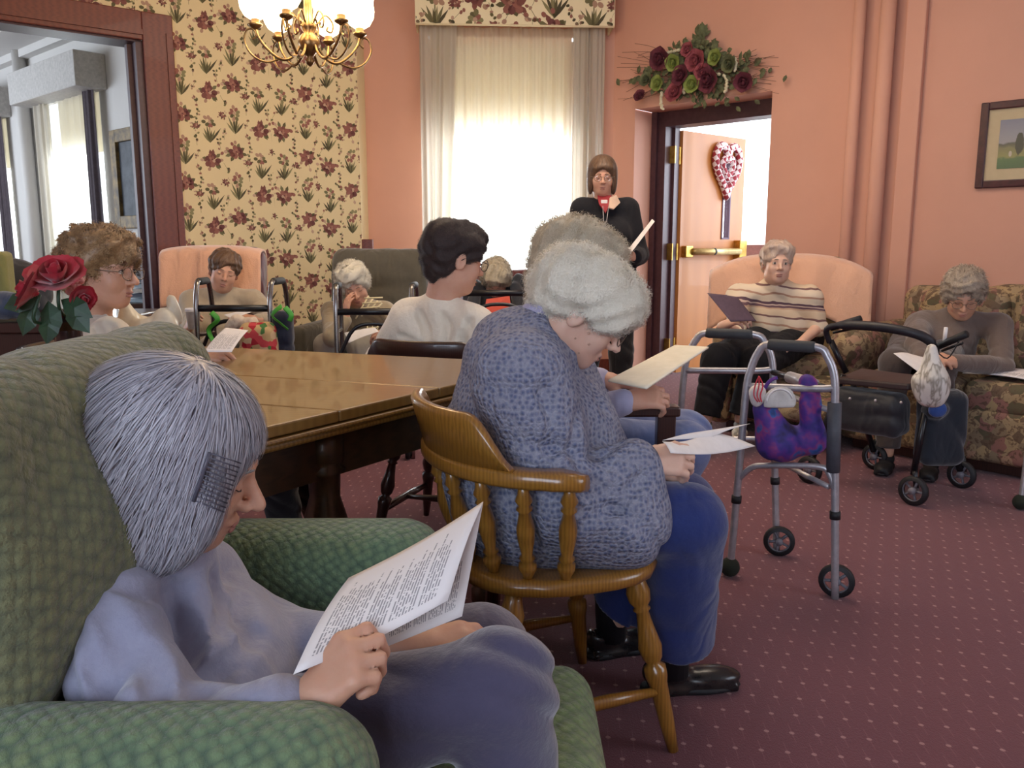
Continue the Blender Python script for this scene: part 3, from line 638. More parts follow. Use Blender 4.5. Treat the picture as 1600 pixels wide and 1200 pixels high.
# day room windows with glass, curtains and boxed valances
M_wframe = plain('window_paint', '#d8d6d0', .5, '#ccc9c2')
def window(n, a, b, z0, z1, P, ang, mid=True):
    def bx(m, s0, s1, q0, q1, d0=.12, d1=.18): c = P((s0+s1)/2, (d0+d1)/2); m.box((c.x, c.y, (q0+q1)/2), (abs(s1-s0), d1-d0, q1-q0), Matrix.Rotation(ang, 3, 'Z'))
    m = MB(); bx(m, a, a+.05, z0, z1); bx(m, b-.05, b, z0, z1); bx(m, a, b, z0, z0+.06); bx(m, a, b, z1-.05, z1); f = m.obj('window_%d' % n, M_wframe, None, False); tag(f, kind='structure')
    zm = (z0+z1)/2
    if mid: m = MB(); bx(m, a+.05, b-.05, zm-.025, zm+.025); m.obj('sash_rail', M_wframe, f, False)
    for q0, q1 in ((z0+.06, zm-.025), (zm+.025, z1-.05)):
        m = MB(); bx(m, a+.05, b-.05, q0, q1, .147, .151); m.obj('pane', M_lens, f, False)
    m = MB(); bx(m, a-.04, b+.04, z0-.03, z0, -.05, .2); m.obj('window_sill', M_wframe, f, False); return f
for i, (a, b) in enumerate(wins):
    window(2+i, a, b, .7, 2.7, fwl, math.atan2(FD.y, FD.x))
    o = i == 0
    q = 'second' if o else 'left'
    curtain('sheer_curtain', fwl(a-.05), fwl(b+.05), .5, 2.62, M_sheer, 7, .02, .06, 'white sheer curtain over the dayroom window %s' % ('beside the gold framed painting' if o else 'at the left edge of the photo'), group=None, seed=i)
    for e, (s0, s1) in enumerate(((a-.12, a+.16), (b-.1, b+.12))):
        curtain('side_curtain', fwl(s0), fwl(s1), .1, 2.66, M_drape if e == 0 else plain('dark_drape', '#4a4046', .9), 2, .025, .11, 'narrow %s side curtain of the dayroom window %s' % ('pale left' if e == 0 else 'dark right', 'beside the gold framed painting' if o else 'at the left edge of the photo'), n=24, seed=i+e)
    m = MB(); flb(m, a-.28, b+.2, 2.62, 2.95, -.30, 0); tag(m.obj('window_valance', plain('white_valance', '#b9b6b2', .8), None, False, .01), 'plain white boxed valance above the dayroom window %s' % ('beside the gold framed painting' if o else 'at the left edge of the photo'), 'valance')
    m = MB()
    c = fwl((a+b)/2, .10); m.box((c.x, c.y, 2.38), (b-a, .012, .62), Matrix.Rotation(math.atan2(FD.y, FD.x), 3, 'Z')); tag(m.obj('roller_blind', M_blind, None, False), 'cream roller blind half lowered behind the dayroom sheer curtain %s' % ('nearer the gold framed painting' if o else 'at the left edge'), 'blind')
# gold framed painting in the day room
def framed(name, label, P, ang, s0, s1, z0, z1, fw, fmat, inner, d=.05, mat2=None, mw=.0):
    r = thing(name, (*P((s0+s1)/2), z0), label, 'picture')
    def bx(m, a, b, q0, q1, d0, d1): c = P((a+b)/2, -(d0+d1)/2); m.box((c.x, c.y, (q0+q1)/2), (abs(b-a), abs(d1-d0), q1-q0), Matrix.Rotation(ang, 3, 'Z'))
    m = MB(); bx(m, s0, s0+fw, z0, z1, 0, d); bx(m, s1-fw, s1, z0, z1, 0, d); bx(m, s0+fw, s1-fw, z0, z0+fw, 0, d); bx(m, s0+fw, s1-fw, z1-fw, z1, 0, d); m.obj('picture_frame', fmat, r, False, .006)
    if mat2: m = MB(); bx(m, s0+fw, s1-fw, z0+fw, z1-fw, .005, .012); m.obj('mount', mat2, r, False)
    cc0, cc1 = P(s0+fw+mw, -.016), P(s1-fw-mw, -.016); a, b = z0+fw+mw, z1-fw-mw
    grid('painting', lambda u, v: (*cc0.lerp(cc1, u), a+(b-a)*v), 2, 2, inner, r, 0, False)
    if mat2: m = MB(); bx(m, s0+fw, s1-fw, z0+fw, z1-fw, .022, .024); m.obj('pane', M_lens, r, False)
    return r
M_gold = plain('gilt', '#80683a', .5, '#3c3020', 12, metal=.15)
r = framed('framed_painting', 'large dark painting in a gold frame on the dayroom wall', fwl, math.atan2(FD.y, FD.x), .52, 1.45, 1.28, 2.22, .12, M_gold, plain('dark_canvas', '#4a5058', .6, '#2c3038', 6))
# ------------------------------------------------------------ main window
aw = math.atan2((WR-WL).y, (WR-WL).x); LWW = (WR-WL).length
pw = lambda s, d=0: wwin(s/LWW, d)
window(1, t0*LWW, t1*LWW, wz0, wz1, pw, aw)
c = pw((t0+t1)/2*LWW, .10); m = MB(); m.box((c.x, c.y, 2.42), ((t1-t0)*LWW-.03, .012, .80), Matrix.Rotation(aw, 3, 'Z')); rb = m.obj('roller_blind', M_blind, None, False); tag(rb, 'cream roller blind half lowered behind the main sheer curtain', 'blind')
xa, xb = .50, 1.88
curtain('sheer_curtain', pw(xa+.06), pw(xb-.1), .35, 2.83, M_sheer, 11, .028, .09, 'white sheer curtain glowing across the window behind the standing woman', n=200)
curtain('side_curtain', pw(xa-.04), pw(xa+.26), .3, 2.84, M_drape, 2.5, .03, .16, 'narrow off-white curtain at the left of the main window', taper=lambda u, v: u*(1-.35*v*(u>.3)), n=40)
curtain('side_curtain', pw(xb-.2), pw(xb+.06), .3, 2.84, M_drape, 3, .03, .16, 'narrow off-white curtain at the right of the main window beside the standing woman', n=40, seed=2)
# valance box with floral cotton
vr = thing('window_valance', (*pw(1.2), 2.80), 'boxed valance in pale floral cotton above the main window', 'valance')
v0, v1, vz0, vz1 = .44, 1.99, 2.815, 3.12
def vfn(u, v):
    L_ = v1-v0; per = L_+.5; x = u*per
    if x < .25: p = pw(v0, -.25+0)+(pw(v0, 0)-pw(v0, -.25))*(1-x/.25)
    elif x < .25+L_: p = pw(v0+x-.25, -.25)
    else: p = pw(v1, -.25)+(pw(v1, 0)-pw(v1, -.25))*((x-.25-L_)/.25)
    return (p.x, p.y, vz0+(vz1-vz0)*v)
grid('floral_cover', vfn, 82, 4, M_valance, vr, .015, False, (2.05, .305))
vd_ = (pw(v1, -.25)-pw(v0, -.25)).normalized(); petals('printed_flowers', on_wall(pw(v0, -.259), vd_, Vector((vd_.y, -vd_.x))), 0, v1-v0, vz0, vz1, vr, .62, .52, 7, 1.7)
m = MB()
for d in (vz0-.006, vz1+.006): m.tube([(*pw(v0, 0), d), (*pw(v0, -.25), d), (*pw(v1, -.25), d), (*pw(v1, 0), d)], .009, 8)
m.obj('piping', M_valance, vr)
# ------------------------------------------------------------ door recess, frame, door
ang = math.atan2(RD.y, RD.x); Rz = Matrix.Rotation(ang, 3, 'Z')
def rbx(m, s0, s1, z0, z1, d0, d1): c = rw((s0+s1)/2, (d0+d1)/2); m.box((c.x, c.y, (z0+z1)/2), (abs(s1-s0), abs(d1-d0), z1-z0), Rz)
m = MB(); rbx(m, -1.18, -1.06, 0, DZ, .27, .45); rbx(m, -.09, 0, 0, DZ, .27, .45); rbx(m, -1.18, 0, DZ-.12, DZ, .27, .45); rbx(m, -1.06, -1.035, 0, DZ-.1, .38, .45); rbx(m, -1.18, -1.13, 0, DZ, .24, .28); tag(m.obj('door_frame_2', M_frame, None, False), kind='structure')
Hg = rw(-1.035, .47); DE = Vector((2.00, 7.74)); dd = (DE-Hg).normalized(); dn = Vector((-dd.y, dd.x))*-1; dl = .90
Rd = Matrix.Rotation(math.atan2(dd.y, dd.x), 3, 'Z'); dz1 = DZ-.135
door = thing('door_1', (*Hg, .01), 'birch wood door standing open with a brass push bar', 'door'); tag(door, kind='structure'); del door['category']
def dbx(m, a, b, z0, z1, d0=-.022, d1=.022): c = Hg+dd*(a+b)/2+dn*(d0+d1)/2; m.box((c.x, c.y, (z0+z1)/2), (abs(b-a), abs(d1-d0), z1-z0), Rd)
m = MB(); la, lb, lz0, lz1 = .58, .70, 1.17, 1.93
dbx(m, 0, la, .01, dz1); dbx(m, lb, dl, .01, dz1); dbx(m, la, lb, .01, lz0); dbx(m, la, lb, lz1, dz1); m.obj('door_leaf', M_doorwood, door, False)
m = MB(); dbx(m, la, la+.014, lz0, lz1, -.03, .03); dbx(m, lb-.014, lb, lz0, lz1, -.03, .03); dbx(m, la, lb, lz0, lz0+.014, -.03, .03); dbx(m, la, lb, lz1-.014, lz1, -.03, .03); lt = m.obj('window_frame', plain('lite_frame', '#5a3a52', .5), door, False)
m = MB(); dbx(m, la+.014, lb-.014, lz0+.014, lz1-.014, -.003, .003); m.obj('pane', M_lens, lt, False)
sg = 1 if dn.dot(Vector((0, -1))) > 0 else -1
def dP(a, z, d): p = Hg+dd*a+dn*d*sg; return (p.x, p.y, z)
m = MB(); m.tube([dP(.12, 1.06, .075), dP(.80, 1.06, .075)], .030, 10); pb = m.obj('push_bar', plain('champagne_brass', '#c8b078', .35, '#b49a62', metal=.6), door)
m = MB(); m.tube([dP(.40, 1.06, .075), dP(.425, 1.06, .075)], .032, 10); m.obj('black_band', M_black, pb)
m = MB(); m.box(dP(.84, 1.06, .05), (.11, .08, .20), Rd); m.box(dP(.08, 1.06, .04), (.10, .06, .10), Rd); m.obj('latch_case', M_brass, door, False, .008)
for z in (1.86, 1.06, .25):
    m = MB(); p = rw(-1.065, .37); m.box((p.x-.01, p.y-.02, z), (.10, .012, .14), Rz); p2 = dP(-.012, z-.07, .0); m.tube([p2, (p2[0], p2[1], z+.07)], .012, 8); m.obj('hinge', M_brass, door, False)
# outer vestibule door in white metal beyond the opening
vest = thing('door_2', (*rw(-.3, 2.0), 0), None, None); tag(vest, kind='structure')
M_wm = plain('white_metal', '#f2f2f2', .5, '#eeeeee')
m = MB()
for s in (-1.55, -.55, .42): rbx(m, s, s+.05, 0, 2.5, 2.0, 2.05)
rbx(m, -1.5, .42, 1.12, 1.16, 2.0, 2.05); rbx(m, -1.5, .42, .96, .99, 2.0, 2.05); rbx(m, -1.5, .42, 2.46, 2.52, 2.0, 2.05); rbx(m, -1.5, .42, 0, .08, 2.0, 2.05); m.obj('door_frame', M_wm, vest, False)
m = MB(); rbx(m, -1.5, -.55, .99, 1.12, 2.01, 2.04); rbx(m, -.5, .42, .99, 1.12, 2.01, 2.04); m.obj('rail_panel', plain('rail_brown', '#8a5a50', .6), vest, False)
for s in (-1.5, -.5):
    for q0, q1 in ((.08, .96), (1.16, 2.46)): m = MB(); rbx(m, s, s+.95, q0, q1, 2.022, 2.026); m.obj('pane', M_lens, vest, False)
# pipes in the corner, picture on the right wall
for i, (s, rr) in enumerate(((.62, .038), (.80, .048))):
    m = MB(); p = rw(s, -.08); m.tube([(p.x, p.y, 0), (p.x, p.y, H)], rr, 14)
    for z in (.15, 3.2): m.tube([(p.x, p.y, z), (p.x, p.y, z+.03)], rr+.012, 14)
    tag(m.obj('heating_pipe', M_pink), 'pink painted heating pipe, %s of the two beside the peach draped recliner' % ('thinner left one' if i == 0 else 'thicker right one'), 'pipe')
m = MB(); rbx(m, .90, 1.02, 0, H, -.05, 0); tag(m.obj('trim_7', M_pink, None, False, .008), kind='structure')
def landscape():
    n = N('landscape_print'); g = n.new('ShaderNodeTexCoord').outputs['Generated']; s = n.new('ShaderNodeSeparateXYZ'); n.link(g, s.inputs[0]); z = s.outputs[2]
    f = n.noise(g, 7, 4); zz = n.math('ADD', z, n.math('MULTIPLY', n.math('SUBTRACT', f, .5), .18))
    c = n.ramp(zz, (0, hx('#4c7a52')), (.2, hx('#5f8a5c')), (.24, hx('#a0a468')), (.42, hx('#8f9468')), (.5, hx('#5c6a5a')), (.54, hx('#aab0b2')), (1, hx('#8c98a8')))
    v = n.mapping(g, (.21, 0, .50), (0, 0, 0), (.050, 9, .26), 'TEXTURE'); l = n.new('ShaderNodeVectorMath', operation='LENGTH'); n.link(v, l.inputs[0])
    k = n.math('LESS_THAN', n.math('ADD', l.outputs['Value'], n.math('MULTIPLY', n.noise(g, 22, 3), .7)), 1.2); c = n.mix(k, c, hx('#4a5c4c'))
    v = n.mapping(g, (.125, 0, .30), (0, 0, 0), (.016, 9, .06), 'TEXTURE'); l = n.new('ShaderNodeVectorMath', operation='LENGTH'); n.link(v, l.inputs[0]); c = n.mix(n.math('LESS_THAN', l.outputs['Value'], 1), c, hx('#d0cbb8'))
    return n.done(c, .6)
framed('framed_picture', 'landscape print with cream mount in a dark frame on the right wall', rw, ang, 1.37, 2.12, 1.455, 1.96, .045, plain('mahogany_frame', '#4a2228', .35, '#381a20'), landscape(), .03, plain('cream_mount', '#d8cba4', .8, '#d2c59e'), .065)
# ------------------------------------------------------------ furniture
def TF(x, y, f, z=0):
    f = Vector((f[0], f[1], 0)).normalized(); return Matrix.Translation((x, y, z)) @ Matrix(((f.y, f.x, 0), (-f.x, f.y, 0), (0, 0, 1))).to_4x4()
LEGP = [(.017, 0), (.019, .05), (.027, .12), (.024, .17), (.015, .20), (.020, .215), (.014, .23), (.019, .32), (.027, .42), (.022, .48), (.014, .51), (.025, .53), (.025, .58), (.021, .62), (.017, .85), (.012, 1)]
SPINP = [(.010, 0), (.012, .06), (.019, .13), (.019, .17), (.011, .21), (.017, .24), (.011, .27), (.018, .45), (.019, .55), (.011, .72), (.017, .75), (.011, .78), (.018, .84), (.012, .9), (.010, 1)]
def captains_chair(loc, f, mat, label, group=None, s=1.0, sz=.44):
    T = TF(loc[0], loc[1], f); r = thing('captains_chair', (loc[0], loc[1], 0), label, 'chair', group)
    m = MB(T); n = 28; out = []
    for i in range(n):
        a = 2*math.pi*i/n; x, y = math.cos(a), math.sin(a); q = (abs(x)**2.6+abs(y)**2.6)**(-1/2.6); out.append((x*q*(.235+.02*y), y*q*.225))
    vs = [(x*k, y*k, sz+z) for k, z in ((.0, -.038), (.90, -.038), (.985, -.030), (1, -.014), (.97, -.002), (.9, 0), (.6, -.010), (0, -.008)) for x, y in out]
    fs = [(i*n+j, i*n+(j+1) % n, (i+1)*n+(j+1) % n, (i+1)*n+j) for i in range(7) for j in range(n)]; m.add(vs, fs).obj('seat', mat, r)
    for x in (-1, 1):
        for y in (-1, 1): MB(T).lathe(LEGP, (x*.15, y*.14, sz-.03), (x*.215, y*.215, .0), 12).obj('leg', mat, r)
    for x in (-1, 1): MB(T).tube([(x*.198, -.19, .14), (x*.198, -.06, .145), (x*.198, .06, .145), (x*.198, .19, .14)], [.009, .015, .015, .009], 8).obj('stretcher', mat, r)
    MB(T).tube([(-.198, 0, .145), (-.05, 0, .15), (.05, 0, .15), (.198, 0, .145)], [.009, .014, .014, .009], 8).obj('stretcher', mat, r)
    # bent arm rail
    zr = sz+.225; pts = []
    for i in range(33):
        a = math.radians(16+148*i/32); pts.append(Vector((math.cos(a)*.272, -.03-math.sin(a)*.215, zr)))
    pts = [Vector((.262, -.045, zr-.008)), Vector((.268, -.068, zr-.003))]+pts+[Vector((-.268, -.068, zr-.003)), Vector((-.262, -.045, zr-.008))]
    vs, fs = [], []; k = len(pts)
    for i, p in enumerate(pts):
        t = (pts[min(i+1, k-1)]-pts[max(i-1, 0)]).normalized(); nn = Vector((t.y, -t.x, 0)); e = min(i, k-1-i); wd = .034 if 1 <= e <= 3 else (.020 if e == 0 else .027); 
        for a, b in ((-1, -.6), (-.8, -1), (.8, -1), (1, -.6), (1, .6), (.8, 1), (-.8, 1), (-1, .6)): vs.append(p+nn*wd*a+Vector((0, 0, .016*b)))
    for i in range(k-1): fs += [(i*8+j, i*8+(j+1) % 8, (i+1)*8+(j+1) % 8, (i+1)*8+j) for j in range(8)]
    fs += [tuple(range(8))[::-1], tuple((k-1)*8+j for j in range(8))]; MB(T).add(vs, fs).obj('arm_rail', mat, r)
    vs, fs = [], []; n = 30
    for i in range(n+1):
        a = math.radians(38+104*i/n); u = i/n; hgt = .012+.098*(min(1, max(0, 1-abs(u-.5)*2))**.0 if abs(u-.5) < .30 else max(0, math.cos((abs(u-.5)-.30)/.2*math.pi/2))**1.3)
        for rr, z in ((.262, 0), (.285, 0), (.293+.02, hgt*.9), (.287+.02, hgt), (.272+.02, hgt), (.262+.02, hgt*.85)): vs.append((math.cos(a)*rr, -.03-math.sin(a)*(rr-.05), zr+.012+z))
    for i in range(n): fs += [(i*6+j, i*6+(j+1) % 6, (i+1)*6+(j+1) % 6, (i+1)*6+j) for j in range(6)]
    fs += [tuple(range(6))[::-1], tuple(n*6+j for j in range(6))]; MB(T).add(vs, fs).obj('crest_rail', mat, r)
    for a in (12, 35, 58, 80, 102, 124, 147, 170):
        q = math.radians(a); MB(T).lathe(SPINP, (math.cos(q)*.205, -.01-math.sin(q)*.185, sz-.005), (math.cos(q)*.272, -.03-math.sin(q)*.215, zr-.01), 10).obj('spindle', mat, r)
    return r
captains_chair((.075, 1.80), (.92, .39), M_oak, 'honey oak captains chair with turned spindles under the woman in blue knit')
captains_chair((-.23, 3.05), (.35, .94), M_dark, 'dark captains chair behind the table under the person in white sweater')
captains_chair((-1.30, 2.74), (1, .05), M_dark, 'dark captains chair at the left table side under the curly haired woman')
# table
TC = V(.11, 2.447, 0); e1 = V(-.55, -.84, 0); e2 = V(-.94, .34, 0); t1_, t2_ = 1.32, 1.25
tab = thing('dining_table', TC+e1*.6+e2*.6, 'large polished oak table with turned legs behind the armchair', 'table')
P_ = lambda a, b, z: TC+e1*a+e2*b+V(0, 0, z)
def slabq(m, a0, a1, b0, b1, z0, z1):
    vs = [P_(a, b, z) for z in (z0, z1) for a, b in ((a0, b0), (a1, b0), (a1, b1), (a0, b1))]; return m.add(vs, [(3, 2, 1, 0), (4, 5, 6, 7), (0, 1, 5, 4), (1, 2, 6, 5), (2, 3, 7, 6), (3, 0, 4, 7)])
for a0, a1 in ((.0, .52), (.523, .86), (.863, t1_)): slabq(MB(), a0, a1, 0, t2_, .735, .76).obj('table_leaf', M_table, tab, False, .004)
m = MB(); slabq(m, -.012, t1_+.012, -.012, t2_+.012, .722, .733); slabq(m, -.004, t1_, -.004, t2_, .708, .722); m.obj('moulded_edge', wood('table_edge', '#8a6430', '#5c3c18', .3, (4, 16, 3), (0, 0, .9), coat=.5), tab, False, .005)
M_tleg = wood('table_base_wood', '#4a3320', '#2e2014', .35, coat=.3)
m = MB(); slabq(m, .06, .09, .06, t2_-.06, .62, .708); slabq(m, t1_-.09, t1_-.06, .06, t2_-.06, .62, .708); slabq(m, .06, t1_-.06, .06, .09, .60, .708); slabq(m, .06, t1_-.06, t2_-.09, t2_-.06, .62, .708); m.obj('apron', M_tleg, tab, False)
for a, b in ((.13, .13), (.82, .08), (.13, t2_-.13), (.82, t2_-.13)):
    MB().lathe([(.045, 0), (.045, .10), (.036, .12), (.048, .135), (.036, .15), (.034, .22), (.050, .30), (.058, .36), (.060, .40), (.050, .46), (.052, .60), (.038, .75), (.028, .86), (.040, .88), (.040, .93), (.03, 1)], P_(a, b, .71), P_(a, b, 0), 18).obj('leg', M_tleg, tab)
# green armchair in the foreground
ac = thing('armchair', (-.42, 1.12, 0), 'green quilted armchair in the left foreground holding the silver haired woman', 'armchair')
F = SD(.009); F.dis = folds(.004, 26, (1, .2, .6), 2)
F.box((-.62, 1.10, .49), (.115, .36, .44), Matrix.Rotation(-.10, 3, 'Y'), .09, .03).obj('backrest', M_green, ac)
M_green2 = green_fabric('green_pillow_fabric', '#6f7252', '#7f7d52', '#4a503c', 62)
F = SD(.009); F.dis = folds(.004, 20, (.3, 1, .5), 8)
F.box((-.585, 1.12, .775), (.085, .355, .200), Matrix.Rotation(-.10, 3, 'Y'), .08, .03).ell((-.55, 1.12, .745), (.10, .30, .15), None, .05); F.obj('head_cushion', M_green2, ac)
for y, x1, zt in ((.775, -.155, .63), (1.445, -.14, .60)):
    F = SD(.009); F.box((-.50, y, .30), (.34, .075, .30), None, .045, .02).ell((x1-.02, y, .5), (.03, .07, .09), None, .03).cone((-.78, y, zt-.075), (x1-.06, y, zt-.07), .08, .078, .02); F.obj('arm', M_green, ac)
    0 and MB().tube([(x1+.02, y-.06, .08), (x1+.027, y-.066, .35), (x1+.02, y-.06, zt-.07), (x1+.02, y, zt-.02), (x1+.02, y+.06, zt-.07), (x1+.027, y+.066, .35)], .005, 6).obj('piping', M_green2, ac)
F = SD(.009); F.dis = folds(.003, 22, (.3, 1, .5), 3); F.box((-.20, 1.11, .30), (.34, .27, .09), None, .06, .02).obj('seat_cushion', green_fabric('green_seat_fabric', '#6f8a55', '#869462', '#475a3c', 55), ac)
MB().box((-.35, 1.11, .14), (.62, .62, .16)).obj('base', M_green, ac, False, .02)
for x in (-.72, -.12):
    for y in (.80, 1.42): MB().lathe([(.02, 0), (.028, .3), (.018, 1)], (x, y, .07), (x, y, 0)).obj('leg', M_dark, ac)
def recliner(name, label, c, f, mat, w=.62, d=.62, sz=.44, bh=1.05, ah=.60, aw_=.09, legrest=False, recl=.22, vox=.013, cat='armchair', body=None):
    T = TF(c[0], c[1], f); R = T.to_3x3(); r = thing(name, (c[0], c[1], 0), label, cat)
    Q = lambda x, y, z: T @ Vector((x, y, z))
    Rb = R @ Matrix.Rotation(recl, 3, 'X')
    F = SD(vox); F.dis = folds(.005, 16, (.2, .2, 1), 4); F.box(Q(0, -d/2+.02-.0, (sz+bh)/2-.02), (w/2-.02, .10, (bh-sz)/2+.06), Rb, .07, .03).box(Q(0, -d/2-.02, bh-.12), (w/2-.05, .11, .10), Rb, .07, .05); F.obj('backrest', mat, r)
    F = SD(vox); F.box(Q(0, .04, sz-.07), (w/2-.07, d/2, .08), R, .05, .02).obj('seat_cushion', body or mat, r)
    for x in (-1, 1):
        F = SD(vox); F.box(Q(x*(w/2), .0, ah/2+.03), (aw_/1.6, d/2+.04, ah/2-.03), R, .04, .02).obj('arm', body or mat, r)
    MB(T).box((0, 0, .20), (w-.06, d, .26)).obj('base', body or mat, r, False, .02)
    if legrest: F = SD(vox); F.box(Q(0, d/2+.22, .27), (w/2-.08, .22, .045), R @ Matrix.Rotation(-.35, 3, 'X'), .04, .02).obj('leg_rest', body or mat, r)
    for x in (-1, 1):
        for y in (-1, 1): MB(T).box((x*(w/2-.06), y*(d/2-.06), .035), (.05, .05, .07)).obj('foot', M_dark, r, False, .005)
    return r, T
M_maroon = fabric('maroon_vinyl', '#5c1a22', '#451018', 40, .2, .5); M_olive = fabric('olive_grey_velour', '#5f594b', '#4a463c', 50, .3); M_tan = fabric('tan_upholstery', '#9a7d50', '#7f6540', 40, .4)
M_peach = fabric('peach_terry', '#e8b79a', '#dcaa8a', 120, .7, .95, 5, .5); M_salmon = fabric('salmon_terry', '#d99070', '#c97f62', 110, .7, .95, 5, .5)
_, T7 = recliner('recliner', 'maroon vinyl armchair with a peach towel over its back', (-1.84, 5.02), (.15, -1), M_maroon, .66, .62, .46, 1.06, .66)
_, T8 = recliner('recliner', 'olive grey velour recliner in front of the wallpaper corner', (-.93, 5.35), (-.12, -1), M_olive, .70, .66, .46, 1.05, .62)
_, T10 = recliner('recliner', 'floral armchair with tan back draped in peach cloth beside the open door', (1.70, 5.12), (-.28, -.96), M_tan, .74, .66, .47, 1.0, .62, .10, True, body=M_sofa)
_, T9 = recliner('chair', 'dark burgundy chair in front of the window holding the bowed person', (-.08, 5.75), (0, -1), M_maroon, .56, .5, .46, .90, .62)
def draped(name, label, T, w, front, back, top, y0, mat, sag=.0, seed=0, thick=.015, drop=None, recl=.2, cat='towel', xo=0):
    """cloth hung over a chair back: front edge, over the top, down behind"""
    def fn(u, v):
        x = (u-.5)*w+xo; s = v*(front+back+.16); fr = front*(1+(drop(u) if drop else 0)); s = v*(fr+back+.16)
        wob = math.sin(u*14+seed)*.010+math.sin(u*31+v*5+seed)*.006
        if s < fr: y, z = y0+.145+(fr-s)*recl, top-(fr-s)
        elif s < fr+.22: a = (s-fr)/.22*math.pi; y, z = y0+.145*math.cos(a), top+.05*math.sin(a)
        else: y, z = y0-.145-(s-fr-.22)*-.1, top-(s-fr-.22)
        z -= abs(u-.5)**3*sag*4; return T @ Vector((x, y+wob, z))
    o = grid(name, fn, 40, 30, mat, None, thick); return tag(o, label, cat)
draped('towel', 'peach terry towel spread over the maroon armchair back', T7, .60, .30, .25, 1.055, -.345, M_peach, .05, 1)
draped('blanket', 'peach blanket spread over the tan recliner back behind the striped woman', T10, .98, .30, .3, 1.0, -.35, M_peach, .22, 2, .02, lambda u: .9*max(0, .35-u)+.3*max(0, u-.7), cat='blanket')
# dark side post near the corner
p = W(575, 400, 6.6); m = MB(); m.box((p.x, p.y, .58), (.085, .06, 1.16)); tag(m.obj('trim_8', M_darkwood, None, False, .006), kind='structure')
# wooden armchair of the second woman
wc = thing('wooden_armchair', (.20, 2.47, 0), 'dark wooden armchair with flat arms and green seat beside the blue knit woman', 'chair'); Tw = TF(.175, 2.47, (1, .02))
for x in (-1, 1):
    MB(Tw).box((x*.27, .02, .665), (.055, .50, .028)).obj('arm', M_dark, wc, False, .006)
    MB(Tw).box((x*.27, .235, .33), (.04, .05, .655)).obj('front_leg', M_dark, wc, False, .005)
    MB(Tw).tube([(x*.25, -.24, .0), (x*.25, -.22, .45), (x*.25, -.26, .70)], .021, 8).obj('back_leg', M_dark, wc)
MB(Tw).box((0, .235, .39), (.50, .03, .06)).box((0, -.22, .39), (.50, .03, .06)).box((-.26, 0, .39), (.03, .46, .06)).box((.26, 0, .39), (.03, .46, .06)).obj('seat_frame', M_dark, wc, False)
MB(Tw).box((0, -.255, .65), (.48, .03, .10)).obj('back_rail', M_dark, wc, False, .01)
F = SD(.01); F.box(Tw @ V(0, .0, .44), (.235, .23, .035), Tw.to_3x3(), .03, .02).obj('seat_cushion', green_fabric('moss_seat', '#5f6b42', '#6f7a4c', '#3f4a30', 50), wc)
# sofa
sd = V(.66, -.75, 0).normalized(); sf = V(-.75, -.66, 0)   # along the wall, facing the room
SO = V(2.22, 4.60, 0)
so = thing('sofa', SO, 'floral upholstered sofa along the right wall', 'sofa'); Ts = TF(SO.x, SO.y, (sf.x, sf.y)); Rs = Ts.to_3x3(); SP = lambda x, y, z: Ts @ V(x, y, z)
xl, xr = -1.50, .20
if (Ts @ V(1, 0, 0)-SO).dot(sd) > 0: xl, xr = -.20, 1.50
for i in range(3):
    a = xl+.12+(xr-xl-.24)*(i+.5)/3; hw = (xr-xl-.24)/6-.004
    F = SD(.013); F.box(SP(a, .02, .37), (hw, .34, .085), Rs, .05, .02).obj('seat_cushion', M_sofa, so)
    F = SD(.013); F.dis = folds(.006, 18, (1, 0, 1), i); F.box(SP(a, -.28, .64+.02*(i == 1)), (hw, .11, .235), Rs @ Matrix.Rotation(.16, 3, 'X'), .09, .02).obj('back_cushion', M_sofa, so)
F = SD(.014); F.box(SP(0+(xl+xr)/2, -.36, .52), ((xr-xl)/2, .09, .36), Rs, .08, .02).box(SP((xl+xr)/2, 0, .19), ((xr-xl)/2, .37, .13), Rs, .03, .02); F.cone(SP((xl+xr)/2-.3, -.38, .80), SP((xl+xr)/2+.3, -.38, .80), .09, .09, .06); F.obj('frame', M_sofa, so)
for s in (xl, xr):
    F = SD(.014); F.box(SP(s, -.02, .32), (.09, .36, .26), Rs, .05, .02).cone(SP(s, -.3, .57), SP(s, .33, .56), .11, .105, .04); F.obj('arm', M_sofa, so)
m = MB(Ts); m.box(((xl+xr)/2, .0, .035), (xr-xl-.1, .60, .06)); m.obj('plinth', M_dark, so, False)
# ------------------------------------------------------------ walkers
def wheel(parent, c, ax, r=.055, wd=.026):
    c = Vector(c); ax = Vector(ax).normalized(); a, b = c-ax*wd/2, c+ax*wd/2; n1 = ax.orthogonal().normalized(); n2 = ax.cross(n1)
    t = MB(); t.lathe([(r*.70, .0), (r*.94, .05), (r, .3), (r, .7), (r*.94, .95), (r*.70, 1), (r*.70, .0)], a, b, 24, False); w_ = t.obj('wheel', M_black, parent)
    m = MB(); m.lathe([(r*.24, -.2), (r*.24, 1.2)], a, b, 12); m.lathe([(r*.74, .3), (r*.74, .7), (r*.66, .7), (r*.66, .3), (r*.74, .3)], a, b, 20, False)
    for k in range(5): q = k*1.2566; d = n1*math.cos(q)+n2*math.sin(q); m.tube([c+d*r*.15, c+d*r*.74], .0055, 6)
    m.obj('spokes', plain('grey_plastic', '#77747c', .5), w_)
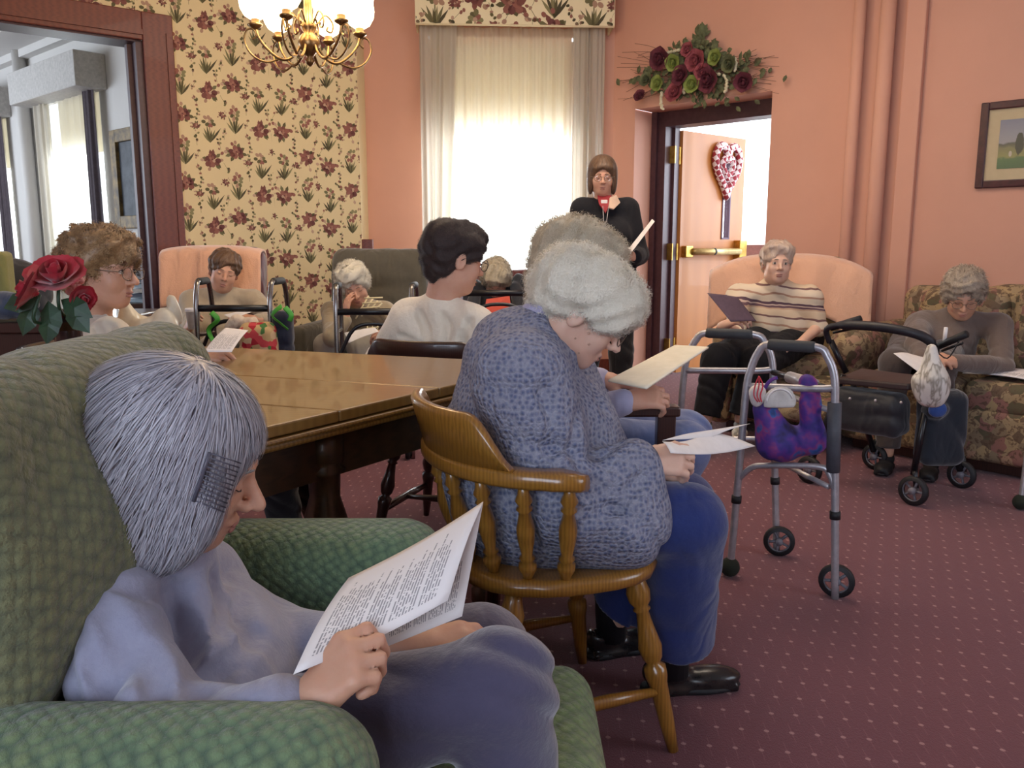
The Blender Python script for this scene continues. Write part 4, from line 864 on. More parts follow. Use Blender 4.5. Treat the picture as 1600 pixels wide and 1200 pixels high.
def side_frame(root, A, B, h, mat, grip=True, low=.40, hi=.655):
    A, B = Vector(A), Vector(B); up = V(0, 0, 1); d = (B-A)
    a1, b1 = A+d*.10, B-d*.14
    P = lambda base, top, z: base.lerp(top, z/h)+up*z
    pts = [A, P(A, a1, h*.45), P(A, a1, h*.80)]+[A.lerp(B, t)+up*z for t, z in ((.12, h*.90), (.18, h*.965), (.28, h))]+[A.lerp(B, .70)+up*h]+[A.lerp(B, t)+up*z for t, z in ((.80, h*.965), (.87, h*.89))]+[P(B, b1, h*.75), P(B, b1, h*.45), B]
    pts = [Vector(p) for p in pts]
    MB().tube(spline(pts, 5), .0125, 10).obj('side_frame', mat, root)
    MB().tube(spline([P(A, a1, hi), A.lerp(B, .35)+up*(hi+.005), A.lerp(B, .75)+up*(hi+.012), P(B, b1, hi+.02)], 4), .0115, 8).obj('side_bar', mat, root)
    MB().tube(spline([P(A, a1, low-.06), A.lerp(B, .16)+up*(low-.015), A.lerp(B, .3)+up*low, A.lerp(B, .78)+up*(low+.02), A.lerp(B, .88)+up*low, P(B, b1, low-.05)], 4), .010, 8).obj('lower_bar', mat, root)
    if grip: MB().tube([A.lerp(B, .27)+up*(h+.001), A.lerp(B, .30)+up*h, A.lerp(B, .66)+up*h, A.lerp(B, .69)+up*(h+.001)], [.016, .0185, .0185, .016], 12).obj('hand_grip', plain('grey_grip', '#3c3e40', .7), root)
    for X, t in ((A, a1), (B, b1)): MB().lathe([(.0165, 0), (.0165, 1)], P(X, t, .26), P(X, t, .285), 12).obj('collar', M_black, root)
R1, W1, W2, R2 = V(.737, 2.676, .0), V(1.025, 2.494, .055), V(.962, 2.885, .055), V(.60, 3.02, 0)
wk = thing('walker', (.83, 2.77, 0), 'aluminium folding walker with grey grips and front wheels, nearest the camera', 'walker')
side_frame(wk, R1+V(0, 0, .0), W1-V(0, 0, .055), .795, M_alu); side_frame(wk, R2, W2-V(0, 0, .055), .795, M_alu)
def tips(c, root, bl=True): MB().ell(c+V(0, 0, .033), .033, None, 14, 10).obj('glide_ball', plain('dark_felt', '#20261c', .95), root)
tips(R1, wk); tips(R2, wk); wheel(wk, W1+V(.005, .01, 0), (.45, .89, 0)); wheel(wk, W2+V(0, -.02, 0), (.30, .95, 0))
fb1, fb2 = W1.lerp(R1, .12), W2.lerp(R2, .12)
for z, mt, rr in ((.665, M_blackmetal, .011), (.60, M_alu, .010), (.36, M_alu, .009)): MB().tube([V(fb1.x, fb1.y, z), V(fb2.x, fb2.y, z)], rr, 8).obj('cross_bar', mt, wk)
MB().tube([V(fb1.x, fb1.y, .665).lerp(V(fb2.x, fb2.y, .665), t) for t in (.3, .7)], .02, 10).obj('fold_latch', M_alu, wk)
MB().tube([W1.lerp(R1, .09)+V(0, 0, .36), W1.lerp(R1, .115)+V(0, 0, .58)], .021, 12).obj('grey_sleeve', plain('slate_plastic', '#4a4c54', .6), wk)
def walker(label, c, f, w=.50, d=.40, h=.86, mat=M_alu, bar=M_blackmetal, group=None):
    T = TF(c[0], c[1], f); r = thing('walker', (c[0], c[1], 0), label, 'walker', group)
    for x in (-1, 1):
        side_frame(r, T @ V(x*w/2, -d/2, 0), T @ V(x*(w/2-.02), d/2, 0), h, mat); tips(T @ V(x*w/2, -d/2, 0), r); wheel(r, T @ V(x*(w/2-.045), d/2, .055), T.to_3x3() @ V(1, 0, 0))
    MB(T).tube([(-w/2+.02, d/2-.05, h-.13), (w/2-.02, d/2-.05, h-.13)], .0175, 10).obj('cross_bar', bar, r)
    MB(T).tube(spline([(-w/2+.03, d/2-.03, h-.36), (-w/4, d/2-.03, h-.22), (0, d/2-.03, h-.19), (w/4, d/2-.03, h-.22), (w/2-.03, d/2-.03, h-.36)], 5), .010, 8).obj('curved_bar', bar, r)
    return r, T
_, TW7 = walker('aluminium walker in front of the woman in the maroon armchair, hung with ribbons', (-1.38, 4.25), (0, -1), .40, .34, .93, chrome('dull_steel', '#8f8c8a'))
_, TW8 = walker('aluminium walker in front of the white haired woman in the olive recliner', (-.72, 4.42), (.05, -1), .42, .34, .90, chrome('dull_steel', '#8f8c8a'))
_, TW9 = walker('aluminium walker with black cross bar before the bowed person', (-.07, 4.72), (0, -1), .46, .34, .98)
# rollator
ro = thing('rollator', (1.66, 3.72, 0), 'black four wheeled rollator with seat and bag beside the sofa', 'rollator')
A0, A1 = W(1300, 515, 3.72), W(1462, 548, 3.45)
MB().tube(spline([W(1296, 535, 3.80), W(1292, 514, 3.78), W(1318, 508, 3.72), W(1375, 511, 3.6), W(1425, 520, 3.52), W(1452, 532, 3.5), W(1463, 548, 3.5)], 5), [.013]*10+[.021]*17+[.014]*4, 10).obj('back_bar', plain('padded_vinyl', '#1e1e26', .5), ro)
for a, b in (((1298, 532, 3.80), (1322, 582, 3.78)), ((1463, 545, 3.50), (1448, 640, 3.50)), ((1318, 585, 3.80), (1262, 738, 3.86)), ((1448, 630, 3.50), (1427, 742, 3.50)), ((1470, 610, 3.62), (1500, 735, 3.72)), ((1330, 590, 3.95), (1365, 705, 4.05))):
    MB().tube([W(*a), W(*b)], .014, 8).obj('frame_tube', M_blackmetal, ro)
s0 = [W(1308, 590, 3.76), W(1420, 600, 3.50), W(1470, 590, 3.62), W(1345, 575, 3.98)]; m = MB(); m.add([p+V(0, 0, z) for z in (-.03, .0) for p in s0], [(3, 2, 1, 0), (4, 5, 6, 7), (0, 1, 5, 4), (1, 2, 6, 5), (2, 3, 7, 6), (3, 0, 4, 7)]); m.obj('seat', plain('brown_vinyl', '#3a2e30', .5), ro, False, .008)
F = SD(.010); F.dis = folds(.005, 30, (.4, .2, 1), 3); c = (s0[0]+s0[1])/2; dv = (s0[1]-s0[0]).normalized(); F.box(c+V(.03, .06, -.15), (.165, .07, .10), Matrix((dv, V(0, 0, 1).cross(dv), V(0, 0, 1))).transposed(), .05, .03).obj('storage_bag', fabric('black_nylon', '#1c212c', '#14171f', 60, .3, .6), ro)
for k in range(3): MB().ell(W(1328+40*k, 623+3*k, 3.60-.06*k), .007, None, 8, 6).obj('snap_stud', M_alu, ro)
for p in ((1262, 775, 3.80), (1427, 768, 3.46), (1500, 768, 3.72), (1365, 735, 4.05)):
    c = W(*p); c.z = .065
    wheel(ro, c, (.8, .6, 0), .065, .03); MB().tube([c+V(0, 0, .085), c+V(.02, .015, .0)], .012, 8).obj('caster_fork', M_blackmetal, ro)
for p, q in (((1468, 540, 3.52), (1510, 522, 3.40)), ((1298, 512, 3.80), (1345, 498, 3.70))):
    h_ = MB(); h_.tube([W(*p), W(*q)], .016, 10); h = h_.obj('handle', M_black, ro); MB().tube([W(p[0]+4, p[1]+8, p[2]), W(q[0]-6, q[1]+14, q[2])], .006, 6).obj('brake_lever', M_blackmetal, h)
MB().tube([W(1475, 540, 3.5), W(1478, 512, 3.48)], .008, 8).obj('white_reflector', M_sheet, ro)
MB().tube(spline([W(1500, 530, 3.42), W(1480, 560, 3.45), W(1455, 545, 3.5), W(1462, 600, 3.5), W(1440, 680, 3.5)], 5), .003, 5).obj('brake_cable', M_black, ro)
# ------------------------------------------------------------ the people
SK1 = skin('skin_fair', '#c99a80'); SK2 = skin('skin_rosy', '#cf9f86'); SK3 = skin('skin_pale', '#dab29c')
H_white = hairmat('white_hair', '#fbf6e6', '#e6decb', .6); H_silver = hairmat('silver_hair', '#c2c0c8', '#7f7d88'); H_grey = hairmat('grey_hair', '#d8cdb6', '#b0a48c', .6); H_curl = hairmat('curly_blonde_grey_hair', '#b9976c', '#6f5236'); H_dark = hairmat('dark_brown_hair', '#43302c', '#241a1a', .7); H_brown = hairmat('brown_hair', '#86664c', '#553c2a'); H_pale = hairmat('pale_hair', '#e6d2c0', '#c8ac98'); H_ash = hairmat('ash_grey_hair', '#cfc0ac', '#a89684')
def headframe(pos, fw, up=(0, 0, 1)): return Vector(pos), Vector(fw), up, 1.0
# 1. silver haired woman in the green armchair
def P1():
    knit = N('pale_blue_grey_fleece'); o = knit.obj(); f = knit.noise(o, 140, 4); g = knit.noise(o, 12, 3)
    c = knit.mix(f, hx('#8f91a8'), hx('#777a96')); c = knit.mix(knit.math('MULTIPLY', g, .5), c, hx('#a8a4ae')); creases(knit, o, f, .5, .003, .03, 6); top = knit.done(c, .95, Sheen_Weight=.4)
    tr = fabric('plum_grey_corduroy', '#4c4760', '#3c3850', 90, .4, .9, 8, .6)
    hp = W(282, 718, 1.07); fw = V(.93, .13, -.36); up = V(.36, -.04, .93)
    wrR = W(474, 1112, .83); wrL = W(640, 1014, 1.05)
    r, M, L = person('silver haired woman in a pale blue jumper reading in the green armchair', base=(-.33, 1.1, 0), head=(hp, fw, up, 1.0), nb=W(240, 868, 1.08),
        sh=(W(154, 985, .93), W(316, 915, 1.22)), pel=(-.40, 1.06, .43),
        arms={1: (W(262, 1150, .83), wrR, V(.64, .12, .72), V(-.6, -.62, .5), dict(curls_=[1.0, 1.15, 1.3, 1.4], thumb=.6)),
              -1: (W(420, 1000, 1.25), wrL, V(.97, .05, .10), V(-.15, -.45, .88), dict(curls_=[.05, .12, .5, .6], thumb=.3, spread=.2))},
        legs={1: ((-.36, .98, .45), W(782, 1072, 1.00), (.025, .99, .08)), -1: ((-.36, 1.16, .45), W(752, 1018, 1.19), (.03, 1.24, .08))},
        vox=.0042, skinm=SK1, top=top, trous=tr, tfold=folds(.010, 30, (1, .3, .45), 3), sleeve=.80, tvox=.006, sleeve_r=1.05, leg_r=.92, g=1.0, hs=.90, legflare=1.25, flds=.007, grooves=(([(262, 948), (284, 990), (298, 1035), (306, 1085)], .0056, True), ([(276, 955), (298, 985), (300, 1010)], .0048, True), ([(405, 985), (355, 1040), (312, 1078)], .0056, True), ([(80, 965), (100, 1020), (112, 1095)], .0048, True), ([(100, 945), (134, 1010), (168, 1075)], .0048, True), ([(335, 900), (352, 950), (345, 985)], .0048, True), ([(128, 905), (165, 960), (205, 1050)], .006, True), ([(230, 1010), (245, 1060), (240, 1095)], .0048, True), ([(385, 930), (380, 970), (398, 1000)], .0048, True), ([(170, 905), (230, 925), (290, 918)], .003, True)))
    for a, d in (((.025, .99, .085), (1, 0)), ((.03, 1.24, .085), (1, .1))): shoe(r, a, d, M_black)
    s = SD(.006); Lc = lambda x, y, z: hp+M @ V(x, y, z)
    s.ell(Lc(0, -.022, .042), (.098, .116, .094), M, .02).ell(Lc(0, -.055, -.04), (.100, .088, .11), M, .05).ell(Lc(0, -.06, -.10), (.080, .062, .06), M, .04)
    for x in (-1, 1): s.ell(Lc(x*.070, .018, -.03), (.028, .060, .085), M, .03).ell(Lc(x*.066, -.015, -.09), (.026, .05, .045), M, .03)
    s.ell(Lc(0, .105, -.055), (.066, .052, .105), M, .012, True).ell(Lc(0, .115, .01), (.045, .03, .04), M, .012, True)
    a = np.array(Lc(0, -.02, .12))
    h = hairdo(s, r, H_silver, 9000, .12, M @ V(0, -.25, -.9), .0011, .007, 0, 9, a, 1); h['label'] = 'straight silver bob with a comb over the temple'
    m = MB(); q = [Lc(.097, .030+.010*i, .055-.0035*i*i) for i in range(6)]
    m.tube([Lc(.100, .045+.0*t, .062-.022*t) for t in (0, 1, 2, 3)], .0028, 6)
    for i in range(12): m.tube([Lc(.101, .045, .062-.0058*i), Lc(.096, .064, .060-.0060*i), Lc(.084, .082, .055-.0062*i)], .0011, 4)
    m.obj('hair_comb', plain('dark_comb', '#55525e', .4), r)
    face(r, hp, M, 1.0, 'down', '#9a9490')
P1()
# 2. white haired woman in blue knitted cardigan
def P2():
    n = N('blue_marled_knit'); o = n.obj(); v = n.new('ShaderNodeTexVoronoi'); n.link(o, v.inputs['Vector']); v.inputs['Scale'].default_value = 95; v.inputs['Randomness'].default_value = .6
    f = n.noise(o, 170, 3); g = n.noise(o, 7, 2)
    c = n.mix(n.ramp(v.outputs['Distance'], (.15, (1, 1, 1, 1)), (.6, (0, 0, 0, 1))), hx('#b2b2bc'), hx('#4c5880')); c = n.mix(n.math('MULTIPLY', f, .8), c, hx('#5a6488')); c = n.mix(n.math('MULTIPLY', g, .4), c, hx('#7d7c86'))
    creases(n, o, n.math('ADD', n.math('MULTIPLY', v.outputs['Distance'], -1.2), f), .9, .006, .03, 5); top = n.done(c, .95)
    hp = W(908, 486, 1.86); fw = V(.84, .04, -.54); up = V(.54, 0, .84)
    wrR = W(998, 722, 1.70); wrL = W(985, 735, 1.86)
    r, M, L = person('white haired woman in a blue knitted cardigan bent over a sheet in the captains chair', base=(.12, 1.85, 0), head=(hp, fw, up, 1.0), nb=W(846, 530, 1.84),
        sh=(W(815, 592, 1.69), W(862, 575, 2.04)), pel=(.035, 1.88, .555),
        arms={1: (W(880, 785, 1.64), wrR, V(.9, .12, .05), V(-.1, -.75, .65), dict(curl=.75, thumb=.7)), -1: (W(960, 760, 2.02), wrL, V(.85, -.25, .0), V(0, .7, .7), .7)},
        legs={1: ((.13, 1.76, .53), W(1075, 815, 1.76), (.40, 1.93, .09)), -1: ((.13, 1.93, .53), W(1065, 790, 1.98), (.27, 2.12, .09))},
        vox=.0045, skinm=SK3, top=top, trous=fabric('royal_navy_slacks', '#1f3170', '#182658', 80, .3, .9), tfold=folds(.007, 22, (.5, .2, 1), 6), sleeve=.93, tvox=.0065, sleeve_r=1.45, g=1.22, leg_r=1.10, hem=1, fat=.025, hs=1.0, legflare=1.5, ll=.80, xt=((W(850, 790, 1.78), W(965, 806, 1.70), .14, .115, .06), (W(800, 560, 1.88), W(790, 700, 1.86), .11, .14, .07), (W(760, 700, 1.84), W(775, 800, 1.84), .10, .10, .06)), grooves=(([(992, 640), (975, 685), (925, 712)], .0062, True), ([(1005, 745), (960, 795), (885, 830)], .0062, True), ([(850, 610), (864, 680), (848, 745)], .0062, True), ([(905, 640), (898, 700), (915, 745)], .0048, True), ([(860, 770), (905, 800), (950, 805)], .0056, True), ([(780, 760), (820, 800), (835, 850)], .0048, True), ([(930, 745), (950, 765), (990, 768)], .0048, True), ([(865, 500), (905, 560), (945, 640)], .0048, True)))
    shoe(r, (.40, 1.94, .085), (1, .12), plain('black_leather', '#1c1a1c', .25, '#2c2826', 20), s=1.05); shoe(r, (.27, 2.13, .085), (.9, .3), MC['black_leather'], s=1.05)
    for a in ((.40, 1.93), (.27, 2.12)): MB().tube([(a[0], a[1], .05), (a[0]-.005, a[1], .24)], [.040, .046], 14).obj('sock', M_black, r)
    s = SD(.006); s.dis = curls(.004, 90, 2); Lc = lambda x, y, z: hp+M @ V(x, y, z)
    s.ell(Lc(0, -.012, .05), (.096, .122, .084), M, .02).ell(Lc(0, .05, .062), (.080, .065, .050), M, .04).ell(Lc(0, -.07, .01), (.082, .058, .075), M, .04)
    for x in (-1, 1): s.ell(Lc(x*.078, .045, .022), (.022, .045, .034), M, .02)
    hairdo(s, r, H_white, 9000, .045, M @ V(0, -.1, -.3), .0010, .012, .25, 6, Lc(0, -.01, .11), 2)
    face(r, hp, M, 1.0, 'down', '#c9c0b0', M_glassrim)
    # collar of the blouse at the nape, brown age spots on the cheek
    m = MB(); 
    for k in range(1): m.tube([W(850, 482, 1.80), W(826, 484, 1.84), W(808, 498, 1.90)], [.012, .016, .010], 8)
    m.obj('blouse_collar', plain('lilac_cotton', '#b0acc6', .8), r)
    m = MB()
    for (x, y, z, q) in ((.0735, .030, -.030, .004), (.069, .045, -.05, .0035), (.072, .012, -.055, .003), (.064, .038, -.078, .0035), (.072, .040, -.01, .003)): m.ell(L(x-.006, y, z), q*.75, None, 8, 6)
    m.obj('age_spots', plain('age_spot', '#c8a28c', .7), r)
P2()
# 3. grey haired person behind her
def P3():
    hp = W(902, 420, 2.34); fw = V(.93, 0, -.35); up = V(.35, .0, .93)
    r, M, L = person('grey haired person behind the blue knit woman, in light jeans holding a cream booklet', base=(.3, 2.42, 0), head=(hp, fw, up, 1.0), nb=W(878, 515, 2.38),
        sh=(W(868, 560, 2.22), W(880, 552, 2.56)), pel=(.16, 2.42, .55),
        arms={1: (W(905, 650, 2.20), W(975, 628, 2.16), V(.93, .1, .15), V(-.1, -.6, .75), dict(curl=.8, thumb=.6)), -1: (W(915, 640, 2.6), W(938, 592, 2.45), V(.95, -.2, -.1), V(.1, -.1, 1), dict(curl=.45))},
        legs={1: ((.22, 2.34, .53), W(1068, 700, 2.30), (.36, 2.36, .09)), -1: ((.22, 2.52, .53), W(1072, 680, 2.50), (.40, 2.52, .09))},
        vox=.006, skinm=SK2, top=fabric('pale_lilac_shirt', '#b4b2cc', '#a2a2c0', 70, .2), trous=fabric('light_denim', '#6f7ca8', '#5a688f', 90, .3), sleeve=.97, sleeve_r=.95, hs=1.0, g=.98, leg_r=1.0)
    for a in ((.36, 2.36, .085), (.40, 2.52, .085)): shoe(r, a, (1, 0), M_black)
    s = SD(.008); s.dis = curls(.005, 80, 4); Lc = lambda x, y, z: hp+M @ V(x, y, z)
    s.ell(Lc(0, -.015, .045), (.096, .125, .092), M, .02).ell(Lc(0, -.08, -.03), (.078, .05, .085), M, .04).ell(Lc(0, .06, .07), (.07, .06, .04), M, .04)
    hairdo(s, r, H_grey, 5000, .04, M @ V(0, 0, -.4), .0012, .014, .3, 5, Lc(0, -.01, .11), 3)
    face(r, hp, M, 1, 'down')
P3()
# 4. dark haired person in a white sweater
def P4():
    hp = W(709, 406, 2.94); fw = V(.80, .50, -.18); up = V(.15, .1, 1)
    r, M, L = person('dark short haired person with glasses in a cream sweater, seen from behind', base=(-.23, 3.1, 0), head=(hp, fw, up, 1.02), nb=W(688, 478, 2.95),
        sh=(W(742, 508, 2.90), W(640, 500, 2.98)), pel=(-.245, 3.02, .56),
        arms={1: ((.02, 3.08, .66), (.06, 3.3, .66), V(-.3, .9, 0), V(0, 0, 1), .5), -1: ((-.50, 3.12, .66), (-.42, 3.34, .64), V(.3, .9, 0), V(0, 0, 1), .5)},
        legs={1: ((-.12, 3.1, .53), (.0, 3.5, .50), (.02, 3.50, .09)), -1: ((-.30, 3.12, .53), (-.25, 3.52, .50), (-.23, 3.52, .09))},
        vox=.006, skinm=SK2, top=fabric('cream_knit', '#f0e4d0', '#e0d4c0', 100, .6, .95), trous=fabric('dark_slacks', '#22222a', '#181820'), tfold=folds(.006, 26, (.6, .2, .8), 9), g=1.03, sleeve_r=1.2, hem=1, grooves=(([(690, 492), (700, 515), (690, 545)], .0048, True), ([(655, 490), (665, 520), (650, 548)], .0048, True), ([(735, 500), (722, 530), (735, 550)], .0048, True), ([(625, 525), (660, 540), (700, 548)], .0048, True)))
    for a in ((.02, 3.5, .085), (-.23, 3.52, .085)): shoe(r, a, (0, 1), M_black)
    s = SD(.007); s.dis = curls(.0045, 75, 5); Lc = lambda x, y, z: hp+M @ V(x, y, z)
    s.ell(Lc(0, -.018, .050), (.090, .112, .090), M, .02).ell(Lc(0, -.062, -.015), (.072, .050, .075), M, .04).ell(Lc(0, .055, .085), (.066, .058, .040), M, .04)
    for x in (-1, 1): s.ell(Lc(x*.070, .025, .04), (.018, .05, .045), M, .02)
    hairdo(s, r, H_dark, 3500, .04, M @ V(0, .2, -.3), .0013, .006, .2, 5, Lc(0, -.04, .11), 4)
    face(r, hp, M, 1.02, 'down', '#2c1c18', plain('dark_rim', '#2a1c1c', .4))
P4()
# 5. woman in black with clerical collar, standing
def P5():
    bk = fabric('black_fleece', '#14141c', '#0d0d14', 90, .5, .95, 6, .05)
    Y = 4.97; hp = W(941, 276, Y); fw = V(-.06, -1, -.16); up = V(0, -.2, 1)
    r, M, L = person('standing woman in black fleece with white clerical tab and cross pendant', base=(.55, 5.0, 0), head=(hp, fw, up, .90), nb=W(943, 320, 5.0),
        sh=(W(908, 327, 5.0), W(982, 327, 5.0)), pel=(.56, 5.02, .90),
        arms={1: (W(898, 400, 5.0), W(935, 412, 4.75), V(.6, -.5, 0), V(0, -.4, .9), .6), -1: (W(998, 398, 5.0), W(992, 402, 4.76), V(-.5, -.6, .2), V(.6, -.4, .4), .7)},
        legs={1: ((.47, 5.02, .86), (.46, 5.0, .47), (.46, 5.04, .09)), -1: ((.65, 5.02, .86), (.66, 5.0, .47), (.67, 5.04, .09))},
        vox=.008, skinm=SK2, top=bk, trous=fabric('black_trousers', '#101016', '#0b0b10', 90, .3), g=.98, sleeve_r=1.1, sleeve=.99, hem=1, bust=.02)
    for a in ((.46, 5.04, .085), (.67, 5.04, .085)): shoe(r, a, (0, -1), M_black)
    s = SD(.007); Lc = lambda x, y, z: hp+M @ V(x, y, z)*.92
    s.ell(Lc(0, -.018, .045), (.082, .098, .084), M, .02).ell(Lc(0, -.055, -.03), (.078, .055, .075), M, .04)
    for x in (-1, 1): s.ell(Lc(x*.072, .004, -.030), (.020, .042, .070), M, .025)
    s.ell(Lc(0, .066, .060), (.058, .024, .024), M, .02); s.ell(Lc(0, .105, -.035), (.056, .058, .088), M, .01, True)
    hairdo(s, r, H_brown, 2500, .08, M @ V(0, 0, -1), .0016, .004, 0, 6, Lc(0, -.02, .12), 5)
    face(r, hp, M, .90, 'down', '#4a3426', M_glassrim)
    c = W(944, 327, 4.90); m = MB(); m.add([W(933, 307, 4.945), W(955, 307, 4.945), W(953, 320, 4.905), W(946, 334, 4.875), W(936, 320, 4.905)], [(0, 1, 2, 3, 4)]); sh_ = m.obj('clergy_shirt', plain('crimson_cotton', '#9c2630', .7), r, False); sh_.modifiers.new('s', 'SOLIDIFY').thickness = .01
    m = MB(); m.box(W(944, 317, 4.905), (.038, .012, .034)); m.obj('clerical_tab', M_sheet, sh_, False, .003)
    m = MB(); m.add([W(950, 326, 4.885), W(952, 310, 4.91), W(962, 306, 4.93), W(968, 318, 4.92), W(958, 328, 4.88)], [(0, 1, 2, 3, 4)]); o = m.obj('pale_collar', fabric('beige_fleece', '#d6b9a4', '#c8a890', 90, .5), r, False); o.modifiers.new('s', 'SOLIDIFY').thickness = .012
    m = MB(); m.tube([W(942, 322, 4.87), W(943, 345, 4.845), W(945, 350, 4.84)], .0022, 5).tube([W(951, 322, 4.87), W(948, 345, 4.845), W(945, 350, 4.84)], .0022, 5); ch = m.obj('chain', M_alu, r)
    m = MB(); q = W(945, 357, 4.833); m.box(q, (.010, .008, .052)).box(q+V(0, 0, .005), (.040, .008, .010))
    for d in ((.022, .005), (-.022, .005), (0, .027), (0, -.027)): m.ell(q+V(d[0], 0, d[1]), .007, None, 8, 6)
    m.obj('cross_pendant', M_alu, ch, False)
    paper('booklet', 'open grey booklet held by the standing woman in black', (W(978, 394, 4.72), W(984, 398, 4.66), W(1023, 346, 4.70), W(1019, 342, 4.78)), M_sheet, .0)
    paper('service_sheet', 'pale lower page under the booklet of the standing woman', (W(952, 388, 4.70), W(986, 386, 4.66), W(984, 394, 4.58), W(956, 398, 4.60)), M_sheet, .0)
P5()
# 6. curly haired woman in profile at the left
def P6():
    hp = W(160, 422, 2.72); fw = V(.97, -.16, -.08)
    r, M, L = person('curly haired woman with glasses in profile at the left side of the table', base=(-1.27, 2.76, 0), head=(hp, fw, (0, 0, 1), 1.05), nb=W(145, 508, 2.76),
        sh=(W(172, 535, 2.58), W(150, 525, 2.95)), pel=(-1.26, 2.76, .56),
        arms={1: (W(232, 590, 2.54), W(288, 566, 2.50), V(.9, .1, .25), V(-.3, -.3, .9), .6), -1: ((-1.14, 3.0, .62), (-1.0, 2.8, .62), V(.8, -.5, 0), V(0, 0, 1), .5)},
        legs={1: ((-1.18, 2.68, .53), (-.80, 2.68, .50), (-.80, 2.84, .09)), -1: ((-1.18, 2.84, .53), (-.78, 2.84, .50), (-.72, 3.02, .09))},
        vox=.006, skinm=SK1, top=fabric('pale_stone_blouse', '#c9c1b2', '#b4ab9c', 60, .3, .8), trous=fabric('black_slacks', '#18181f', '#101016'), tfold=folds(.007, 24, (1, .2, -.6), 3), g=1.05, bust=.035, sleeve_r=1.15, grooves=(([(168, 505), (200, 535), (215, 560)], .0062, True), ([(215, 500), (240, 530), (255, 560)], .0056, True), ([(150, 510), (165, 545), (170, 570)], .0056, True)))
    gs = plain('gold_shoe', '#a08c50', .35, '#8a7640', 20, metal=.4)
    for a in ((-.80, 2.84, .085), (-.72, 3.02, .085)): shoe(r, a, (1, .1), gs)
    s = SD(.007); s.dis = curls(.009, 85, 7); Lc = lambda x, y, z: hp+M @ V(x, y, z)
    s.ell(Lc(0, -.020, .052), (.098, .118, .092), M, .02).ell(Lc(0, -.075, -.01), (.088, .062, .085), M, .04).ell(Lc(0, .055, .075), (.07, .05, .045), M, .04)
    for x in (-1, 1): s.ell(Lc(x*.070, -.02, .02), (.03, .06, .05), M, .02)
    hairdo(s, r, H_curl, 5000, .035, M @ V(0, 0, -.3), .0016, .012, .5, 6, None, 6)
    face(r, hp, M, 1.05, 'open', '#8a6a4a', M_glassrim); MB().ell(L(.082, -.01, -.045), .006, None, 8, 6).obj('earring', M_gold, r)
    m = MB(); m.add([W(140, 500, 2.70), W(168, 492, 2.62), W(195, 520, 2.52), W(205, 548, 2.47), W(172, 530, 2.52)], [(0, 1, 2, 3, 4)]); o = m.obj('shirt_collar', fabric('pale_stone_blouse2', '#c9c1b2', '#b4ab9c', 60, .3), r, False); o.modifiers.new('s', 'SOLIDIFY').thickness = .006
P6()
def seated(label, T, head_px, Yh, fw, shirt, trous_, skinm, hairm, hair, eyes='down', glasses=None, up=(0, 0, 1), arms=None, s=1.0, brow='#8a7a6a', g=1.0, shw=.17, pelo=(0, .02, .56), shoes=M_black, hs=1.0, n=2200, ln=.03, tf=None, vox=.008, knee=.48, nbo=(0, -.02, -.13), bust=.02, ank=None, kns=None, legr=1.0, sleeve=.95, wd=.0018, hc=.3, lift=.010, group=None, shz=-.045, jowl=1.1):
    """person sitting in the chair with frame T (x to the sitter's right, y forward)"""
    hp = W(*head_px, Yh); Rt = T.to_3x3(); fr = Rt @ V(0, 1, 0); rt = Rt @ V(1, 0, 0); o = T @ V(0, 0, 0)
    M0 = basis(fw, up); nb = hp+M0 @ V(0, -.03, -.07)*s+V(0, 0, -.065)-fr*.012
    S = [nb+rt*shw*k+V(0, 0, shz)-fr*.01 for k in (1, -1)]; pel = T @ V(*pelo)
    lg = {}
    for k in (1, -1):
        kn = kns[k] if kns else T @ V(k*.10, knee, .53); an = ank[k] if ank else T @ V(k*.10, knee+.05, .09); lg[k] = (T @ V(k*.09, .08, .55), kn, an)
    ar = {}
    for k in (1, -1):
        if arms and k in arms: ar[k] = arms[k]
        else: ar[k] = (S[0 if k > 0 else 1]+rt*k*.06+fr*.04+V(0, 0, -.25), T @ V(k*.09, .30, .66), fr*.7-rt*k*.6+V(0, 0, -.1), V(0, 0, 1), .5)
    r, M, L = person(label, group, (o.x, o.y, 0), (hp, fw, up, s), nb, S, pel, ar, lg, g, vox, skinm, shirt, trous_, tfold=tf, bust=bust, hs=hs, sleeve=sleeve, jowl=jowl, leg_r=legr)
    for k in (1, -1): a = lg[k][2]; shoe(r, (a.x, a.y, a.z), fr, shoes, vox=.009)
    F = SD(.008); F.dis = curls(.0055, 105, len(label)); n = int(n*2.2); lift *= 1.4; Lc = lambda x, y, z: hp+M @ V(x, y, z)*s
    for c_, rr in hair: F.ell(Lc(*c_), tuple(q*s for q in rr), M, .03)
    F.ell(Lc(0, .115, -.02), (.060*s, .055*s, .104*s), M, .01, True)
    hairdo(F, r, hairm, n, ln, M @ V(0, 0, -.4), wd, lift, hc, 5, Lc(0, 0, .11), 9)
    face(r, hp, M, s, eyes, brow, glasses); return r, M, L, S
HS = [((0, -.02, .048), (.092, .112, .088)), ((0, -.07, -.02), (.080, .052, .08)), ((.072, -.005, .01), (.02, .045, .05)), ((-.072, -.005, .01), (.02, .045, .05)), ((0, .05, .085), (.062, .045, .032))]
HT = HS[:1]+[((0, -.06, -.01), (.074, .05, .07))]
